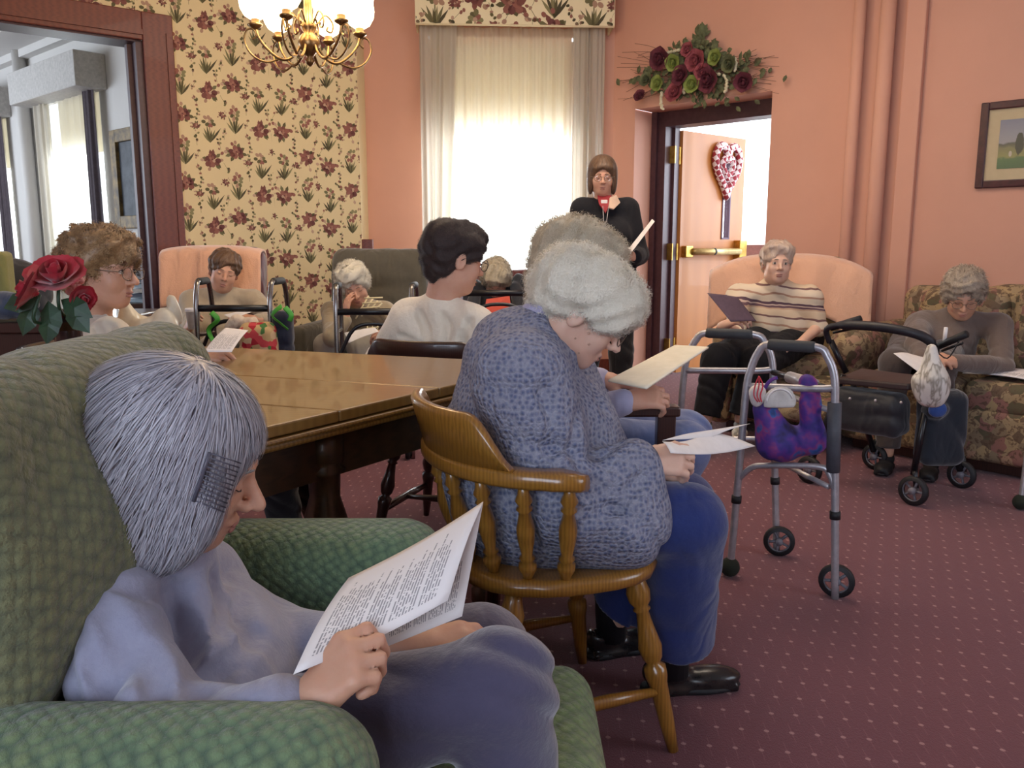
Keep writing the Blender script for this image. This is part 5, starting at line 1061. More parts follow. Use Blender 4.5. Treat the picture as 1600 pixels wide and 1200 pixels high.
# 7. woman in the maroon armchair
cupw = W(302, 508, 4.72)
seated('brown haired woman dozing in a beige jumper in the maroon armchair', T7, (350, 425), 4.98, V(.38, -.88, -.12), fabric('beige_jumper', '#b8aa94', '#a39680', 80, .4), fabric('taupe_slacks', '#8f8472', '#7c7262'), SK1, H_brown, HT, up=(.28, 0, 1),
    arms={1: (W(300, 500, 4.92), W(292, 520, 4.74), V(.35, -.3, .75), V(-.8, -.4, 0), .9), -1: (W(425, 500, 4.9), W(400, 500, 4.70), V(-.8, -.3, .2), V(0, -.4, .9), .5)}, tf=folds(.006, 22, (.2, .2, 1), 2), n=1800, ln=.05, hc=0, wd=.002, lift=.004, g=1.08, shw=.185)
cup = thing('paper_cup', (cupw.x+.01, cupw.y, cupw.z), 'white paper cup held by the woman in the maroon armchair', 'cup')
MB().lathe([(.030, 0), (.039, .92), (.042, .93), (.042, .98), (.036, 1), (.0, 1)], cupw+V(.01, -.02, -.02), cupw+V(.01, -.02, .085), 16).obj('cup', plain('cup_paper', '#d8cfc4', .6), cup)
MB().lathe([(.0405, 0), (.0425, .5), (.040, 1)], cupw+V(.01, -.02, .082), cupw+V(.01, -.02, .098), 16).obj('lid', M_sheet, cup)
# 8. white haired woman resting her cheek on her hand
hp8 = W(553, 446, 4.95)
r8, M8, L8, S8 = seated('white haired woman asleep with her cheek on her hand in the olive recliner', T8, (553, 446), 4.95, V(.22, -.88, -.38), fabric('taupe_cardigan', '#a89a80', '#8f826a', 90, .4), fabric('pale_grey_slacks', '#a9a398', '#959085'), SK2, H_white, HS+[((0, .02, .095), (.075, .07, .04))], up=(-.22, -.2, 1),
    arms={1: (W(520, 528, 4.72), W(540, 500, 4.76), V(.05, .15, 1), V(-.8, -.5, .1), .35), -1: (W(632, 512, 4.85), W(618, 520, 4.62), V(-.9, -.3, -.1), V(0, -.5, .8), .6)}, tf=folds(.006, 22, (.3, .1, 1), 4), n=3000, ln=.03, hc=.5, knee=.50)
m = MB(); Q8 = lambda px, py, Y: W(px, py, Y)
for i in range(4): m.tube([W(556+i*9, 498-i*4, 4.745), W(576+i*7, 462+i*4, 4.80)], .005, 5); m.tube([W(560+i*3, 490-i*8, 4.755), W(592+i*2, 486-i*7, 4.765)], .005, 5)
for i in range(3): m.tube([W(572, 508+i*5, 4.70), W(592, 506+i*5, 4.70)], .004, 5); m.tube([W(574+i*8, 504, 4.71), W(574+i*8, 520, 4.69)], .004, 5)
m.obj('lattice_trim', fabric('cream_yarn', '#e6d8b0', '#d8c898', 80, .4), r8)
# 9. person with bowed head in front of the window
r9, M9, L9, S9 = seated('grey haired person with bowed head in a dark jacket and red shirt by the window', T9, (775, 437), 5.55, V(-.05, -.72, -.80), fabric('charcoal_jacket', '#2c303a', '#1f222b', 60, .4, .8), fabric('navy_slacks', '#22243a', '#1a1c2c'), SK2, H_grey, HS+[((0, .03, .095), (.08, .08, .04))], up=(0, -.65, .75), n=3000, ln=.03, hc=.5, g=1.15, shw=.20, tf=folds(.006, 20, (.2, .2, 1), 7), shz=.03)
F = SD(.01); F.dis = folds(.006, 26, (1, .2, 1), 3); F.cone(W(812, 440, 5.62), W(868, 462, 5.62), .055, .10, .04).cone(W(806, 450, 5.55), W(815, 490, 5.42), .04, .05, .04).cone(W(742, 462, 5.5), W(735, 500, 5.4), .04, .05, .04); F.obj('jacket_collar', bpy.data.materials['charcoal_jacket'], r9)
m = MB(); m.add([W(760, 470, 5.34), W(796, 465, 5.34), W(800, 500, 5.28), (W(786, 535, 5.22)), W(758, 532, 5.22), W(756, 492, 5.28)], [(0, 1, 2, 3, 4, 5)]); o = m.obj('shirt_front', fabric('coral_shirt', '#d8604c', '#c04a3c', 60, .3), r9, False); o.modifiers.new('s', 'SOLIDIFY').thickness = .03
# 10. woman in striped top
st = N('striped_jersey'); o_ = st.obj(); s_ = st.new('ShaderNodeSeparateXYZ'); st.link(o_, s_.inputs[0]); zz = st.math('ADD', s_.outputs[2], st.math('MULTIPLY', st.noise(o_, 7, 2), .05)); zz = st.math('ADD', zz, st.math('MULTIPLY', s_.outputs[0], .10))
fr_ = st.math('FRACT', st.math('MULTIPLY', zz, 5.6)); cst = st.ramp(fr_, (0, hx('#d9c2a4')), (.22, hx('#c9a88c')), (.27, hx('#6c5058')), (.34, hx('#c8b0a0')), (.38, hx('#5c4450')), (.46, hx('#d9c8b0')), (.66, hx('#b08a74')), (.72, hx('#dccab2')), (.94, hx('#7a5a58')))
cst.node.color_ramp.interpolation = 'CONSTANT'; st.bump(st.noise(o_, 130, 2), .3, .003); MS = st.done(cst, .9)
r10, M10, L10, S10 = seated('pale haired woman in a striped jersey top sitting in the floral armchair', T10, (1214, 412), 4.85, V(-.10, -.98, .02), MS, fabric('black_knit_slacks', '#0e0e16', '#08080e', 60, .3, .95, 6, 0), SK3, H_pale, HT+[((0, .03, .09), (.074, .06, .03))], 'open', up=(.04, 0, 1),
    arms={1: (W(1150, 520, 4.72), W(1132, 508, 4.50), V(.5, -.5, .3), V(-.3, -.3, .8), .7), -1: (W(1278, 512, 4.82), W(1248, 538, 4.60), V(-.85, -.3, -.1), V(.1, -.4, .9), .4)}, tf=folds(.005, 24, (.2, .2, 1), 5), n=1500, ln=.05, hc=0, lift=.003, g=1.22, shw=.20, knee=.55, bust=.04, ank={1: W(1103, 655, 4.40), -1: W(1157, 655, 4.42)}, kns={1: W(1122, 562, 4.45), -1: W(1185, 566, 4.45)}, legr=1.2, sleeve=.06, shoes=plain('white_black_shoe', '#cfc8b8', .6, '#1c1c20', 14), shz=-.06, jowl=1.25)
MB().tube([L10(math.cos(a)*.082, -.012+.0*a, .030+math.sin(a)*.094) for a in [math.pi*i/14 for i in range(15)]], .003, 6).obj('hairband', plain('brown_band', '#6a4a3c', .6), r10)
# 11. woman on the sofa
T11 = TF(2.22, 4.42, (-.52, -.85))
r11, M11, L11, S11 = seated('grey haired woman with glasses in a brown jumper reading on the floral sofa', T11, (1505, 462), 4.30, V(-.34, -.82, -.40), fabric('mouse_brown_jumper', '#6f6058', '#5c4e48', 90, .4), fabric('brown_slacks', '#4c403c', '#3c3230'), SK1, H_ash, HS+[((0, .0, .10), (.075, .07, .035))], glasses=M_glassrim, up=(-.1, -.3, 1),
    arms={1: (W(1432, 540, 4.12), W(1440, 560, 3.98), V(.5, -.6, .1), V(-.2, -.4, .9), .6), -1: (W(1565, 572, 4.10), W(1488, 566, 3.92), V(-.9, .1, .05), V(.1, -.4, .9), .7)}, tf=folds(.006, 22, (.3, .2, 1), 6), n=3000, ln=.035, hc=.4, g=1.08, shw=.185, pelo=(0, -.02, .56), knee=.46)
# ------------------------------------------------------------ held sheets and small things
def sheet_uv(o): return o
a, b, c, d = W(458, 1054, .80), W(545, 903, .98), W(755, 784, 1.06), W(735, 905, .92)
paper('song_sheet', 'printed white sheet in the hand of the silver haired woman, front page', (W(458, 1054, .82), W(545, 903, .99), W(755, 784, 1.05), W(700, 938, .93)), M_print, .012, (0, -.6, .8), None, None, -.008)
paper('song_sheet', 'bluish second page showing behind the front page of the silver haired woman', (W(600, 1012, .97), W(590, 905, 1.06), W(755, 784, 1.062), W(722, 963, 1.0)), M_print, .0, (0, -.6, .8), None, None, 0)
paper('service_sheet', 'white folded sheet held over the lap by the blue knit woman', (W(1035, 690, 1.70), W(1110, 674, 1.86), W(1180, 697, 1.92), W(1048, 708, 1.66)), M_sheet, -.010, (0, 0, 1), None, None, .004)
paper('service_sheet', 'second leaf sticking up behind the folded sheet of the blue knit woman', (W(1035, 688, 1.74), W(1106, 673, 1.87), W(1172, 662, 1.96), W(1110, 684, 1.84)), M_sheet, .003, (0, 0, 1))
M_cream = plain('cream_paper', '#f4ecd6', .8, '#ece4cc')
paper('cream_booklet', 'cream folded booklet held by the grey haired person in light jeans', (W(950, 595, 2.14), W(1055, 540, 2.44), W(1107, 543, 2.38), W(1010, 607, 2.02)), M_cream, .0, (0, 0, 1), None, None, 0, (1, 1), .005)
paper('purple_folder', 'dark purple folder held by the woman in the striped top', (W(1105, 458, 4.35), W(1152, 464, 4.42), W(1182, 502, 4.38), W(1142, 503, 4.28)), plain('dusky_purple_card', '#5f4c5a', .7), .008, (0, -1, .3))
paper('printed_booklet', 'open printed booklet over the table corner held by the curly haired woman', (W(318, 550, 2.36), W(352, 512, 2.58), W(388, 516, 2.56), W(362, 550, 2.34)), M_print, .004, (0, -.3, 1))
paper('service_sheet', 'white sheet on the lap of the woman in the olive recliner', (W(538, 520, 4.50), W(586, 512, 4.55), W(592, 518, 4.45), W(545, 536, 4.40)), M_sheet, .004, (0, -.3, 1))
paper('service_sheet', 'white sheet held by the woman on the floral sofa', (W(1396, 552, 3.86), W(1430, 556, 4.0), W(1495, 568, 3.95), W(1436, 582, 3.78)), M_sheet, .01, (0, -.3, 1))
paper('newspaper', 'folded newspaper on the sofa seat at the right edge of the photo', (SP(.38, .28, .475), SP(.40, -.02, .475), SP(.72, -.02, .475), SP(.70, .28, .475)) if xl > -1 else (SP(-.38, .28, .475), SP(-.40, -.02, .475), SP(-.72, -.02, .475), SP(-.70, .28, .475)), M_print, .012, (0, 0, 1), None, None, .01, (3, 1), .006)
paper('service_sheet', 'white sheet on the lap of the woman in the maroon armchair', (W(350, 492, 4.55), W(392, 482, 4.62), W(398, 486, 4.55), W(362, 498, 4.48)), M_sheet, .0, (0, -.3, 1))
# tie-dye bag, paper plate and ribbon hung on the near walker
wp = lambda t, z: V(fb1.x, fb1.y, z).lerp(V(fb2.x, fb2.y, z), t)
bag = N('tie_dye_cloth'); o = bag.obj(); f = bag.noise(o, 11, 3); g = bag.noise(o, 5, 2)
MBAG = bag.done(bag.ramp(f, (.3, hx('#241c3c')), (.42, hx('#3c3080')), (.5, hx('#5a2f86')), (.56, hx('#8a3a78')), (.62, hx('#2f5aa0')), (.72, hx('#2c2448'))), .7)
F = SD(.007); F.dis = folds(.007, 34, (1, .3, .5), 6); F.cone(W(1195, 640, 2.60), W(1215, 690, 2.60), .035, .060, .04).cone(W(1215, 690, 2.62), W(1262, 690, 2.62), .055, .045, .04).cone(W(1262, 600, 2.58), W(1272, 690, 2.58), .028, .040, .03)
o = F.obj('cloth_bag', MBAG); tag(o, 'purple and blue tie-dye cloth bag hanging on the near walker', 'bag')
hd = MB().tube(spline([W(1185, 650, 2.6), W(1190, 618, 2.6), W(1202, 596, 2.59), W(1215, 590, 2.58)], 4), .006, 6).tube([W(1262, 610, 2.58), W(1268, 588, 2.58)], .007, 6).obj('bag_handle', MBAG); hd.parent = o; hd.location = ORG['bag_handle']-ORG[o.name]
F = SD(.006); F.ell(W(1218, 628, 2.54), (.052, .012, .050), Matrix.Rotation(-.3, 3, 'Y'), .01); F.box(W(1212, 658, 2.54), (.09, .05, .042), None, .005, .006, True); o = F.obj('paper_plate', plain('plate_card', '#cfcac4', .8)); tag(o, 'folded white paper plate hung on the near walker', 'plate')
MB().tube([W(1218, 628, 2.520)+V(math.cos(t)*.040-.0, 0, math.sin(t)*.040) for t in [math.pi*(i/12)*1.0+.3 for i in range(12)]], .003, 5).obj('rim', M_sheet, None)
rim = bpy.data.objects['rim']; rim.parent = o; rim.location = ORG['rim']-ORG[o.name]
F = SD(.006); F.dis = curls(.006, 60, 3); F.ell(W(1183, 618, 2.55), (.028, .022, .034)); o = F.obj('tissue_bundle', plain('tissue', '#d8d2cc', .9)); tag(o, 'crumpled white tissue bundle tied to the near walker', 'tissue')
m = MB(); rp = []
for k in range(3): m.tube(spline([W(1186, 588, 2.53), W(1180+6*k, 602, 2.515), W(1178+5*k, 618, 2.50), W(1184+3*k, 628, 2.50)], 4), .004, 6, True, .4)
tag(m.obj('ribbon', plain('red_ribbon', '#c02438', .5)), 'red ribbon tied round the side bar of the near walker', 'ribbon')
# things at the walker of the woman in the maroon chair
F = SD(.009); F.dis = folds(.006, 30, (.5, .5, 1), 1); F.box(W(405, 545, 4.05), (.095, .06, .13), None, .05, .03)
n = N('poinsettia_print'); ob = n.obj(); v = n.new('ShaderNodeTexVoronoi'); n.link(ob, v.inputs['Vector']); v.inputs['Scale'].default_value = 32; n.link(ob, v.inputs['Vector']); s3 = n.new('ShaderNodeSeparateColor'); n.link(v.outputs['Color'], s3.inputs[0])
rp_ = n.ramp(s3.outputs[1], (0, hx('#c8a878')), (.35, hx('#b02030')), (.6, hx('#d8b890')), (.75, hx('#4c7a40')), (.88, hx('#d04a50'))); rp_.node.color_ramp.interpolation = 'CONSTANT'
o = F.obj('tote_bag', n.done(rp_, .8)); tag(o, 'small tote bag printed with red flowers hanging on the walker by the maroon armchair', 'bag')
F = SD(.007); F.dis = curls(.004, 60, 1); F.ell(W(391, 508, 4.1), (.045, .04, .045)).cone(W(358, 515, 4.1), W(372, 500, 4.1), .03, .03); o = F.obj('soft_toy', fabric('white_plush', '#e2d2be', '#d2c0aa', 70, .8)); tag(o, 'small white plush toy at the walker by the maroon armchair', 'toy')
MG = plain('green_ribbon', '#4fae3a', .5, '#3c9430')
for nm, q in (('left', [(330, 488), (340, 500), (326, 515), (334, 535)]), ('right', [(440, 478), (425, 492), (438, 505), (450, 515)]), ('r', [(445, 480), (455, 492), (452, 502)])):
    m = MB(); m.tube(spline([W(x, y, 4.02) for x, y in q], 4), .014, 8, True, .2); tag(m.obj('ribbon', MG), 'bright green ribbon on the %s of the walker by the maroon armchair' % {'left': 'left post', 'right': 'right post', 'r': 'far right edge'}[nm], 'ribbon')
F = SD(.009); F.dis = folds(.006, 30, (.5, .5, 1), 2); F.box(W(443, 520, 4.1), (.05, .05, .11), None, .04, .03); tag(F.obj('carry_bag', fabric('black_blue_nylon', '#1c2440', '#101422', 20, .3)), 'small black and blue bag on the right post of the same walker', 'bag')
# white plastic bags
MP = plain('white_plastic_bag', '#dcd6c4', .4, '#cfc8b4')
F = SD(.008); F.dis = folds(.012, 32, (.5, .4, .8), 4); F.ell(W(240, 520, 2.95), (.085, .07, .085)).cone(W(205, 505, 2.95), W(196, 478, 2.95), .045, .018).cone(W(262, 500, 2.95), W(270, 466, 2.95), .05, .012).ell(W(262, 545, 2.95), (.05, .05, .08)); F.cone(W(232, 478, 2.95), W(232, 495, 2.95), .05, .035, .02, True)
tag(F.obj('plastic_bag', MP), 'white plastic carrier bag with two handles beyond the curly haired woman', 'bag')
F = SD(.008); F.dis = folds(.010, 34, (.8, .4, .5), 5); F.cone(W(1456, 545, 3.38), W(1452, 590, 3.38), .02, .058, .03).ell(W(1455, 606, 3.38), (.068, .05, .085), None, .05)
nn = N('grey_white_bag'); ob = nn.obj(); f = nn.noise(nn.mapping(ob, rot=(0, .7, 0), sc=(1, 1, .3)), 26, 2); o = F.obj('plastic_bag', nn.done(nn.ramp(f, (.45, hx('#d8d4cc')), (.52, hx('#8c8478')), (.6, hx('#d4cfc4'))), .45)); tag(o, 'white and grey plastic carrier bag hung on the black rollator', 'bag')
F = SD(.010); F.dis = folds(.008, 26, (1, .4, .3), 5); F.box(W(1470, 668, 3.56), (.10, .06, .17), None, .05, .03).ell(W(1462, 640, 3.5), (.06, .04, .04)); tag(F.obj('coat', fabric('black_coat', '#1c2430', '#131822', 50, .4)), 'dark coat slung over the front of the black rollator', 'coat')
F = SD(.008); F.ell(W(1465, 640, 3.43), (.04, .02, .035)); tag(F.obj('cloth', fabric('blue_cloth', '#2a4c94', '#20407c', 50, .4)), 'bright blue cloth tucked below the carrier bag on the rollator', 'cloth')
# walker leg cut by the right edge of the frame
wk4 = thing('walker', (2.28, 3.55, 0), 'aluminium walker mostly outside the right edge, one leg in view', 'walker')
side_frame(wk4, W(1594, 795, 3.40).xy.to_3d(), W(1594, 795, 3.40).xy.to_3d()+V(.30, .25, 0), .50, M_alu, False, .3, .42); tips(W(1594, 795, 3.40).xy.to_3d(), wk4)
# chandelier
ch = thing('chandelier', W(482, 30, 3.7), 'antique brass chandelier with six lit glass tulip shades', 'chandelier'); cc = W(483, 60, 3.7); CX, CY = cc.x, cc.y
zb = W(483, 100, 3.7).z
MB().lathe([(.004, 0), (.014, .02), (.022, .05), (.012, .08), (.020, .10), (.040, .16), (.048, .20), (.040, .26), (.022, .30), (.034, .34), (.034, .37), (.018, .42), (.016, .60), (.028, .68), (.02, .76), (.012, .8), (.012, 1)], (CX, CY, zb-.01), (CX, CY, zb+.44), 18).obj('column', M_abrass, ch)
m = MB(); z = zb+.44
while z < H-.05:
    k = int((z-zb)/.03); a = k % 2*1.57; m.tube([(CX+math.cos(a)*.009*math.cos(t), CY+math.sin(a)*.009*math.cos(t), z+.013+math.sin(t)*.019) for t in [i*math.pi/4 for i in range(9)]], .0022, 5, False); z += .027
m.obj('chain', M_abrass, ch); MB().lathe([(.065, 0), (.06, .3), (.03, .8), (.01, 1)], (CX, CY, H), (CX, CY, H-.05), 18).obj('ceiling_rose', M_abrass, ch)
sh_m = N('lit_frosted_glass'); sh_m.b.inputs['Emission Color'].default_value = (1, .80, .52, 1); sh_m.b.inputs['Emission Strength'].default_value = 5.0; SHM = sh_m.done((1, .9, .7, 1), .3)
for i in range(6):
    a = math.radians(20+60*i); ca, sa = math.cos(a), math.sin(a); P = lambda rr, z: Vector((CX+ca*rr, CY+sa*rr, zb+z))
    arm = MB().tube(spline([P(.03, .10), P(.05, .045), P(.09, .012), P(.13, .015), P(.175, .05), P(.205, .09), P(.215, .125)], 5), .0058, 8).obj('arm', M_abrass, ch)
    MB().tube(spline([P(.12, .013), P(.18, -.005), P(.235, .02), P(.262, .07), P(.25, .115), P(.225, .12), P(.215, .095), P(.23, .08)], 5), .0042, 6).obj('scroll', M_abrass, arm)
    MB().tube(spline([P(.035, .16), P(.07, .20), P(.10, .17), P(.095, .135), P(.075, .14), P(.08, .155)], 5), .004, 6).obj('scroll', M_abrass, arm)
    MB().lathe([(.006, 0), (.028, .3), (.030, .45), (.018, .6), (.018, 1)], P(.215, .12), P(.215, .165), 14).obj('cup', M_abrass, arm)
    MB().lathe([(.022, 0), (.044, .1), (.060, .3), (.064, .5), (.060, .75), (.066, .95), (.074, 1), (.070, .97), (.052, .7), (.017, .05)], P(.215, .16), P(.215, .30), 20).obj('glass_shade', SHM, arm)
    l = bpy.data.lights.new('bulb', 'POINT'); l.energy = 10; l.color = (1, .68, .36); l.shadow_soft_size = .05; lo = bpy.data.objects.new('bulb_light', l); COL.objects.link(lo); lo.location = P(.215, .36)
# roses in a vase on the table
vs_ = thing('rose_vase', (-1.08, 2.02, .76), 'vase of red artificial roses on the table behind the armchair', 'vase')
MB().lathe([(.045, 0), (.05, .1), (.032, .5), (.03, .8), (.042, 1), (.036, .98), (.02, .3)], (-1.08, 2.02, .76), (-1.08, 2.02, .95), 18).obj('vase', plain('dark_glass', '#3a2c2c', .15), vs_)
M_rose = fabric('red_silk', '#c01830', '#8c0f22', 60, .2, .6); M_leaf = plain('rose_leaf', '#2c4a30', .5, '#1c3422')
def rose(parent, c, R_, mat, up, seed=0, nm='rose', layers=4):
    up = Vector(up).normalized(); n1 = up.orthogonal().normalized(); n2 = up.cross(n1); m = MB(); rd = random.Random(seed)
    for L_ in range(layers):
        k = 3+L_; rr = R_*(.28+.72*L_/(layers-1)); hh = R_*(1.0-.22*L_)
        for i in range(k):
            a0 = 2*math.pi*i/k+L_*.7+rd.random()*.4; wd_ = 2*math.pi/k*.72; g_ = []
            for u in range(6):
                for v in range(5):
                    a = a0+(u/5-.5)*2*wd_; t = v/4; q = rr*(.35+.75*math.sin(t*1.6))*(1+.08*math.sin(u*2+L_)); fl = (t > .7)*(L_ > 1)*R_*.22*(t-.7)/.3
                    z = hh*(t*1.15-.35)*(1-.15*abs(u/5-.5)*2*(t > .5)); g_.append(Vector(c)+n1*math.cos(a)*(q+fl)+n2*math.sin(a)*(q+fl)+up*z)
            m.add(g_, [(u*5+v, (u+1)*5+v, (u+1)*5+v+1, u*5+v+1) for u in range(5) for v in range(4)])
    m.ell(Vector(c)+up*R_*.2, (R_*.3, R_*.3, R_*.5), None, 8, 6); return m.obj(nm, mat, parent)
for i, (px, py, Y, R_, up) in enumerate(((50, 455, 1.90, .042, (-.8, -.4, .5)), (88, 432, 1.92, .050, (.1, -.6, .8)), (128, 466, 1.95, .025, (.7, -.5, -.2)))):
    c = W(px, py, Y); rz = rose(vs_, c, R_, M_rose, up, i); MB().tube(spline([c-Vector(up).normalized()*R_*.4, c-V(0, 0, .07), V(-1.08, 2.02, .93)], 5), .004, 6).obj('stem', M_leaf, rz)
m = MB(); rd = random.Random(3)
for i in range(26): c = W(118+rd.uniform(-9, 10), 440+rd.uniform(-16, 20), 1.97+rd.uniform(-.02, .03)); m.ell(c, rd.uniform(.006, .011), None, 7, 5)
b_ = m.obj('pink_filler_flowers', plain('pale_pink_blossom', '#e0a8a0', .8, '#c88880', 40), vs_)
def leafmesh(m, c, d, up, l, w_):
    d = Vector(d).normalized(); s = d.cross(Vector(up)).normalized(); u = s.cross(d); c = Vector(c)
    m.add([c, c+d*l*.3+s*w_*.8-u*w_*.15, c+d*l*.65+s*w_*.8-u*w_*.2, c+d*l-u*w_*.5, c+d*l*.65-s*w_*.8-u*w_*.2, c+d*l*.3-s*w_*.8-u*w_*.15, c+d*l*.5+u*w_*.1], [(0, 1, 6), (1, 2, 6), (2, 3, 6), (3, 4, 6), (4, 5, 6), (5, 0, 6)])
for (px, py, dx, dz) in ((62, 462, -1, -.3), (75, 470, .2, -1), (95, 468, 1, -.5), (55, 470, -.3, -.8), (105, 475, .6, -.7), (84, 482, -.2, -.9)):
    m = MB(); leafmesh(m, W(px, py, 1.93), (dx, -.3, dz), (0, -1, .3), .085, .030); m.obj('leaf', M_leaf, vs_, False)
# flower swag above the door
sw = thing('flower_swag', (*rw(-.62, -.02), 2.36), 'swag of burgundy and green artificial flowers with twigs above the door', 'flowers')
def RP(px, py, off=.06):
    """point on the plane off metres in front of the right wall"""
    d = ray(px, py); o = Vector((0, 0, CH)); n = Vector((RN.x, RN.y, 0)); p0 = Vector((*rw(0, -off), 0)); t = (p0-o).dot(n)/d.dot(n); return o+d*t
fn_ = V(-RN.x, -RN.y, .0)
M_burg = plain('burgundy_petal', '#6c2c3c', .8, '#481a28', 30); M_mau = plain('mauve_petal', '#9c5058', .8, '#78343f', 30); M_lime = plain('lime_petal', '#8f9c50', .8, '#6c7c3a', 30); M_sage = plain('sage_leaf', '#69704e', .8, '#4a4c34', 20); M_berry = plain('white_berry', '#d8d2b8', .7, '#c4bd9c', 40)
for i, (px, py, R_, mt) in enumerate(((1032, 92, .070, M_burg), (1052, 98, .050, M_lime), (1088, 95, .065, M_mau), (1065, 118, .062, M_burg), (1118, 90, .048, M_lime), (1108, 125, .075, M_burg), (1055, 145, .062, M_mau), (1028, 130, .048, M_lime), (1000, 150, .040, M_burg), (1082, 132, .052, M_lime), (1162, 128, .055, M_burg), (1098, 112, .05, M_mau), (1140, 100, .05, M_sage), (1010, 125, .045, M_sage), (1075, 78, .045, M_mau))):
    rose(sw, RP(px, py, .145), R_*.95, mt, fn_+V(random.uniform(-.3, .3), 0, random.uniform(-.2, .4)), i+20, 'flower', 3)
rd = random.Random(11); m = MB()
for i in range(340):
    t = rd.gauss(0, .42); px = 1090+t*100; half = 42*(1-min(abs(t), 1)**1.5)+8; py = 112+rd.uniform(-half, half*.9)+max(0, -t)*12; a = rd.uniform(0, 6.3); c = RP(px, py, rd.uniform(.02, .13)); leafmesh(m, c, Vector((math.cos(a)*.73, -math.cos(a)*.68, math.sin(a)))+fn_*.4, fn_, rd.uniform(.045, .08), rd.uniform(.014, .026))
for i in range(24): c = RP(1093+rd.uniform(-9, 9), 48+rd.uniform(0, 34), .05); a = rd.uniform(.6, 2.5); leafmesh(m, c, (math.cos(a), -.3, math.sin(a)), fn_, .07, .022)
for i in range(12): c = RP(1120+rd.uniform(-35, 60), 155+rd.uniform(-5, 14), .06); a = rd.uniform(3.6, 5.8); leafmesh(m, c, (math.cos(a), -.3, math.sin(a)), fn_, .05, .018)
tag(m.obj('foliage', M_sage, sw, False), kind='stuff')
m = MB()
for i in range(46):
    sd_ = -1 if i % 2 else 1; y0 = rd.uniform(90, 135); x1 = 1090+sd_*rd.uniform(85, 128); y1 = y0+rd.uniform(-25, 30); m.tube(spline([RP(1090+sd_*35, y0, .05), RP(1090+sd_*70, (y0+y1)/2+rd.uniform(-10, 6), .07), RP(x1, y1, .05)], 4), .0016, 4)
tag(m.obj('twigs', plain('twig', '#6a4a3a', .8), sw), kind='stuff')
for k, q in enumerate((((1102, 105), (1112, 115), (1125, 116)), ((1148, 92), (1150, 102), (1148, 110)), ((1132, 118), (1136, 130), (1133, 143)), ((1092, 122), (1090, 135)), ((1072, 128), (1068, 145)), ((1033, 145), (1032, 158), (1035, 170)), ((1045, 82), (1060, 78)))):
    m = MB()
    for p in spline([RP(x, y, .13) for x, y in q], 6): m.ell(p+V(rd.uniform(-.006, .006), 0, 0), .012, None, 7, 5)
    m.obj('berry_string', M_berry, sw)
# gingham heart on the door
hrt = thing('heart_wreath', dP(.64, 1.75, .05), 'red and white checked padded heart hanging on the open door', 'wreath')
ck = N('red_gingham'); o = ck.obj(); c_ = ck.new('ShaderNodeTexChecker'); ck.link(ck.mapping(o, rot=(.3, .5, .3)), c_.inputs[0]); c_.inputs['Scale'].default_value = 26; c_.inputs[1].default_value = hx('#e4dcdc'); c_.inputs[2].default_value = hx('#94303c'); MCk = ck.done(c_.outputs[0], .8)
def heart(sc_, rr, nm, d=.05):
    pts = []
    for i in range(41):
        t = 2*math.pi*i/40; x = .16*math.sin(t)**3*1.05; z = (.130*math.cos(t)-.05*math.cos(2*t)-.02*math.cos(3*t)-.01*math.cos(4*t))*1.45; pts.append(Vector(dP(.60+x*sc_, 1.80+z*sc_, d)))
    m = MB().tube(pts, rr, 10, False); return m.obj(nm, MCk, hrt)
heart(1.05, .034, 'padded_heart'); heart(.45, .026, 'inner_heart', .055)
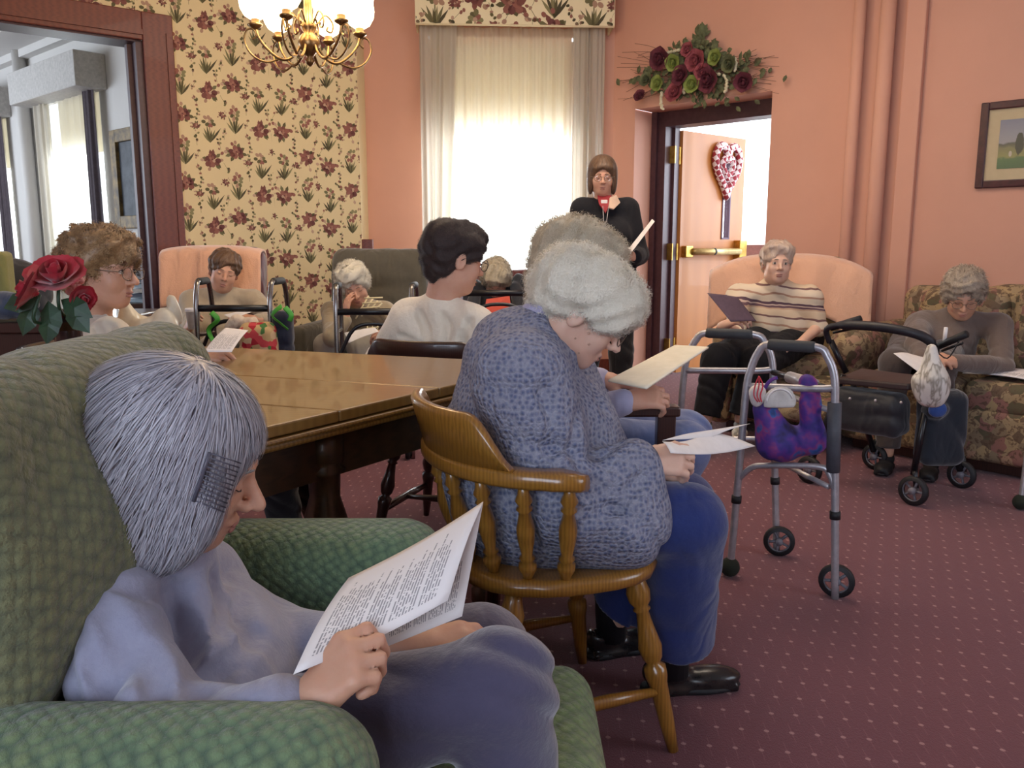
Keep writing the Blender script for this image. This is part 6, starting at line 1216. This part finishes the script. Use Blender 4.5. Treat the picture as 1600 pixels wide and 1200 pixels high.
# clutter in the day room and on the left
tb = thing('side_table', (-2.98, 6.85, 0), 'dark side table with papers seen through the doorway', 'table'); c = W(225, 470, 6.75)
MB().box((-3.0, 6.85, c.z-.03), (.80, .55, .04)).obj('table_top', M_dark, tb, False, .006)
for x in (-3.36, -2.64):
    for y in (6.62, 7.08): MB().box((x, y, (c.z-.05)/2), (.05, .05, c.z-.05)).obj('leg', M_dark, tb, False)
for i in range(5):
    m = MB(); m.box((-2.86+.03*(i % 2), 6.80, c.z+.006+.040*i), (.42, .30, .030), Matrix.Rotation(.25*((i*37) % 5-2)*.4, 3, 'Z')); tag(m.obj('magazine', plain('magazine_%d' % (i % 3), ['#a9bccb', '#6c7c90', '#d0d4d8'][i % 3], .5), None, False, .003), '%s in the magazine stack on the side table beyond the doorway' % ['lowest blue-grey magazine', 'second from bottom slate magazine', 'middle white magazine', 'second from top blue-grey magazine', 'topmost slate magazine'][i], 'magazine', 'magazines on the side table')
F = SD(.01); q = W(215, 418, 6.78); F.ell(q, (.095, .055, .12), Matrix.Rotation(.3, 3, 'Y')); nn = N('mottled_cushion'); f = nn.noise(nn.obj(), 14, 3); tag(F.obj('cushion', nn.done(nn.ramp(f, (.45, hx('#2c3038')), (.55, hx('#b9c4cc'))), .7)), 'round black and white patterned cushion on the magazines', 'cushion')
F = SD(.012); F.dis = folds(.01, 18, (1, 1, .4), 3); F.ell(W(20, 455, 3.6), (.16, .12, .14)).ell(W(-30, 470, 3.6), (.2, .12, .2)); tag(F.obj('jacket', fabric('dark_grey_jacket', '#3a3c42', '#26282e', 40, .5)), 'dark grey jacket heaped behind the roses at the left edge', 'jacket')
F = SD(.010); F.dis = folds(.008, 22, (1, .4, .4), 4); F.ell(W(15, 478, 3.0), (.10, .07, .05)); tag(F.obj('scarf', fabric('slate_blue_scarf', '#4a566c', '#343e52', 60, .5)), 'slate blue scarf below the dark jacket at the left edge', 'scarf')
F = SD(.010); F.box(W(2, 432, 3.35), (.04, .04, .10), None, .02, .02); tag(F.obj('cushion', fabric('olive_cushion', '#8f8a50', '#7c7842', 60, .4)), 'olive green cushion standing at the far left edge', 'cushion')
cs = thing('console', (-1.95, 3.3, 0), 'dark low cabinet behind the roses at the left edge', 'cabinet'); zc = W(20, 492, 3.3).z
MB().box((-1.95, 3.3, zc-.02), (.9, .7, .04)).obj('cabinet_top', M_dark, cs, False, .006); MB().box((-1.95, 3.3, (zc-.04)/2), (.84, .64, zc-.04)).obj('cabinet_body', M_dark, cs, False, .004)
for x in (-2.16, -1.74): MB().box((x, 2.972, .4), (.38, .02, .6)).obj('door', M_dark, cs, False, .004)
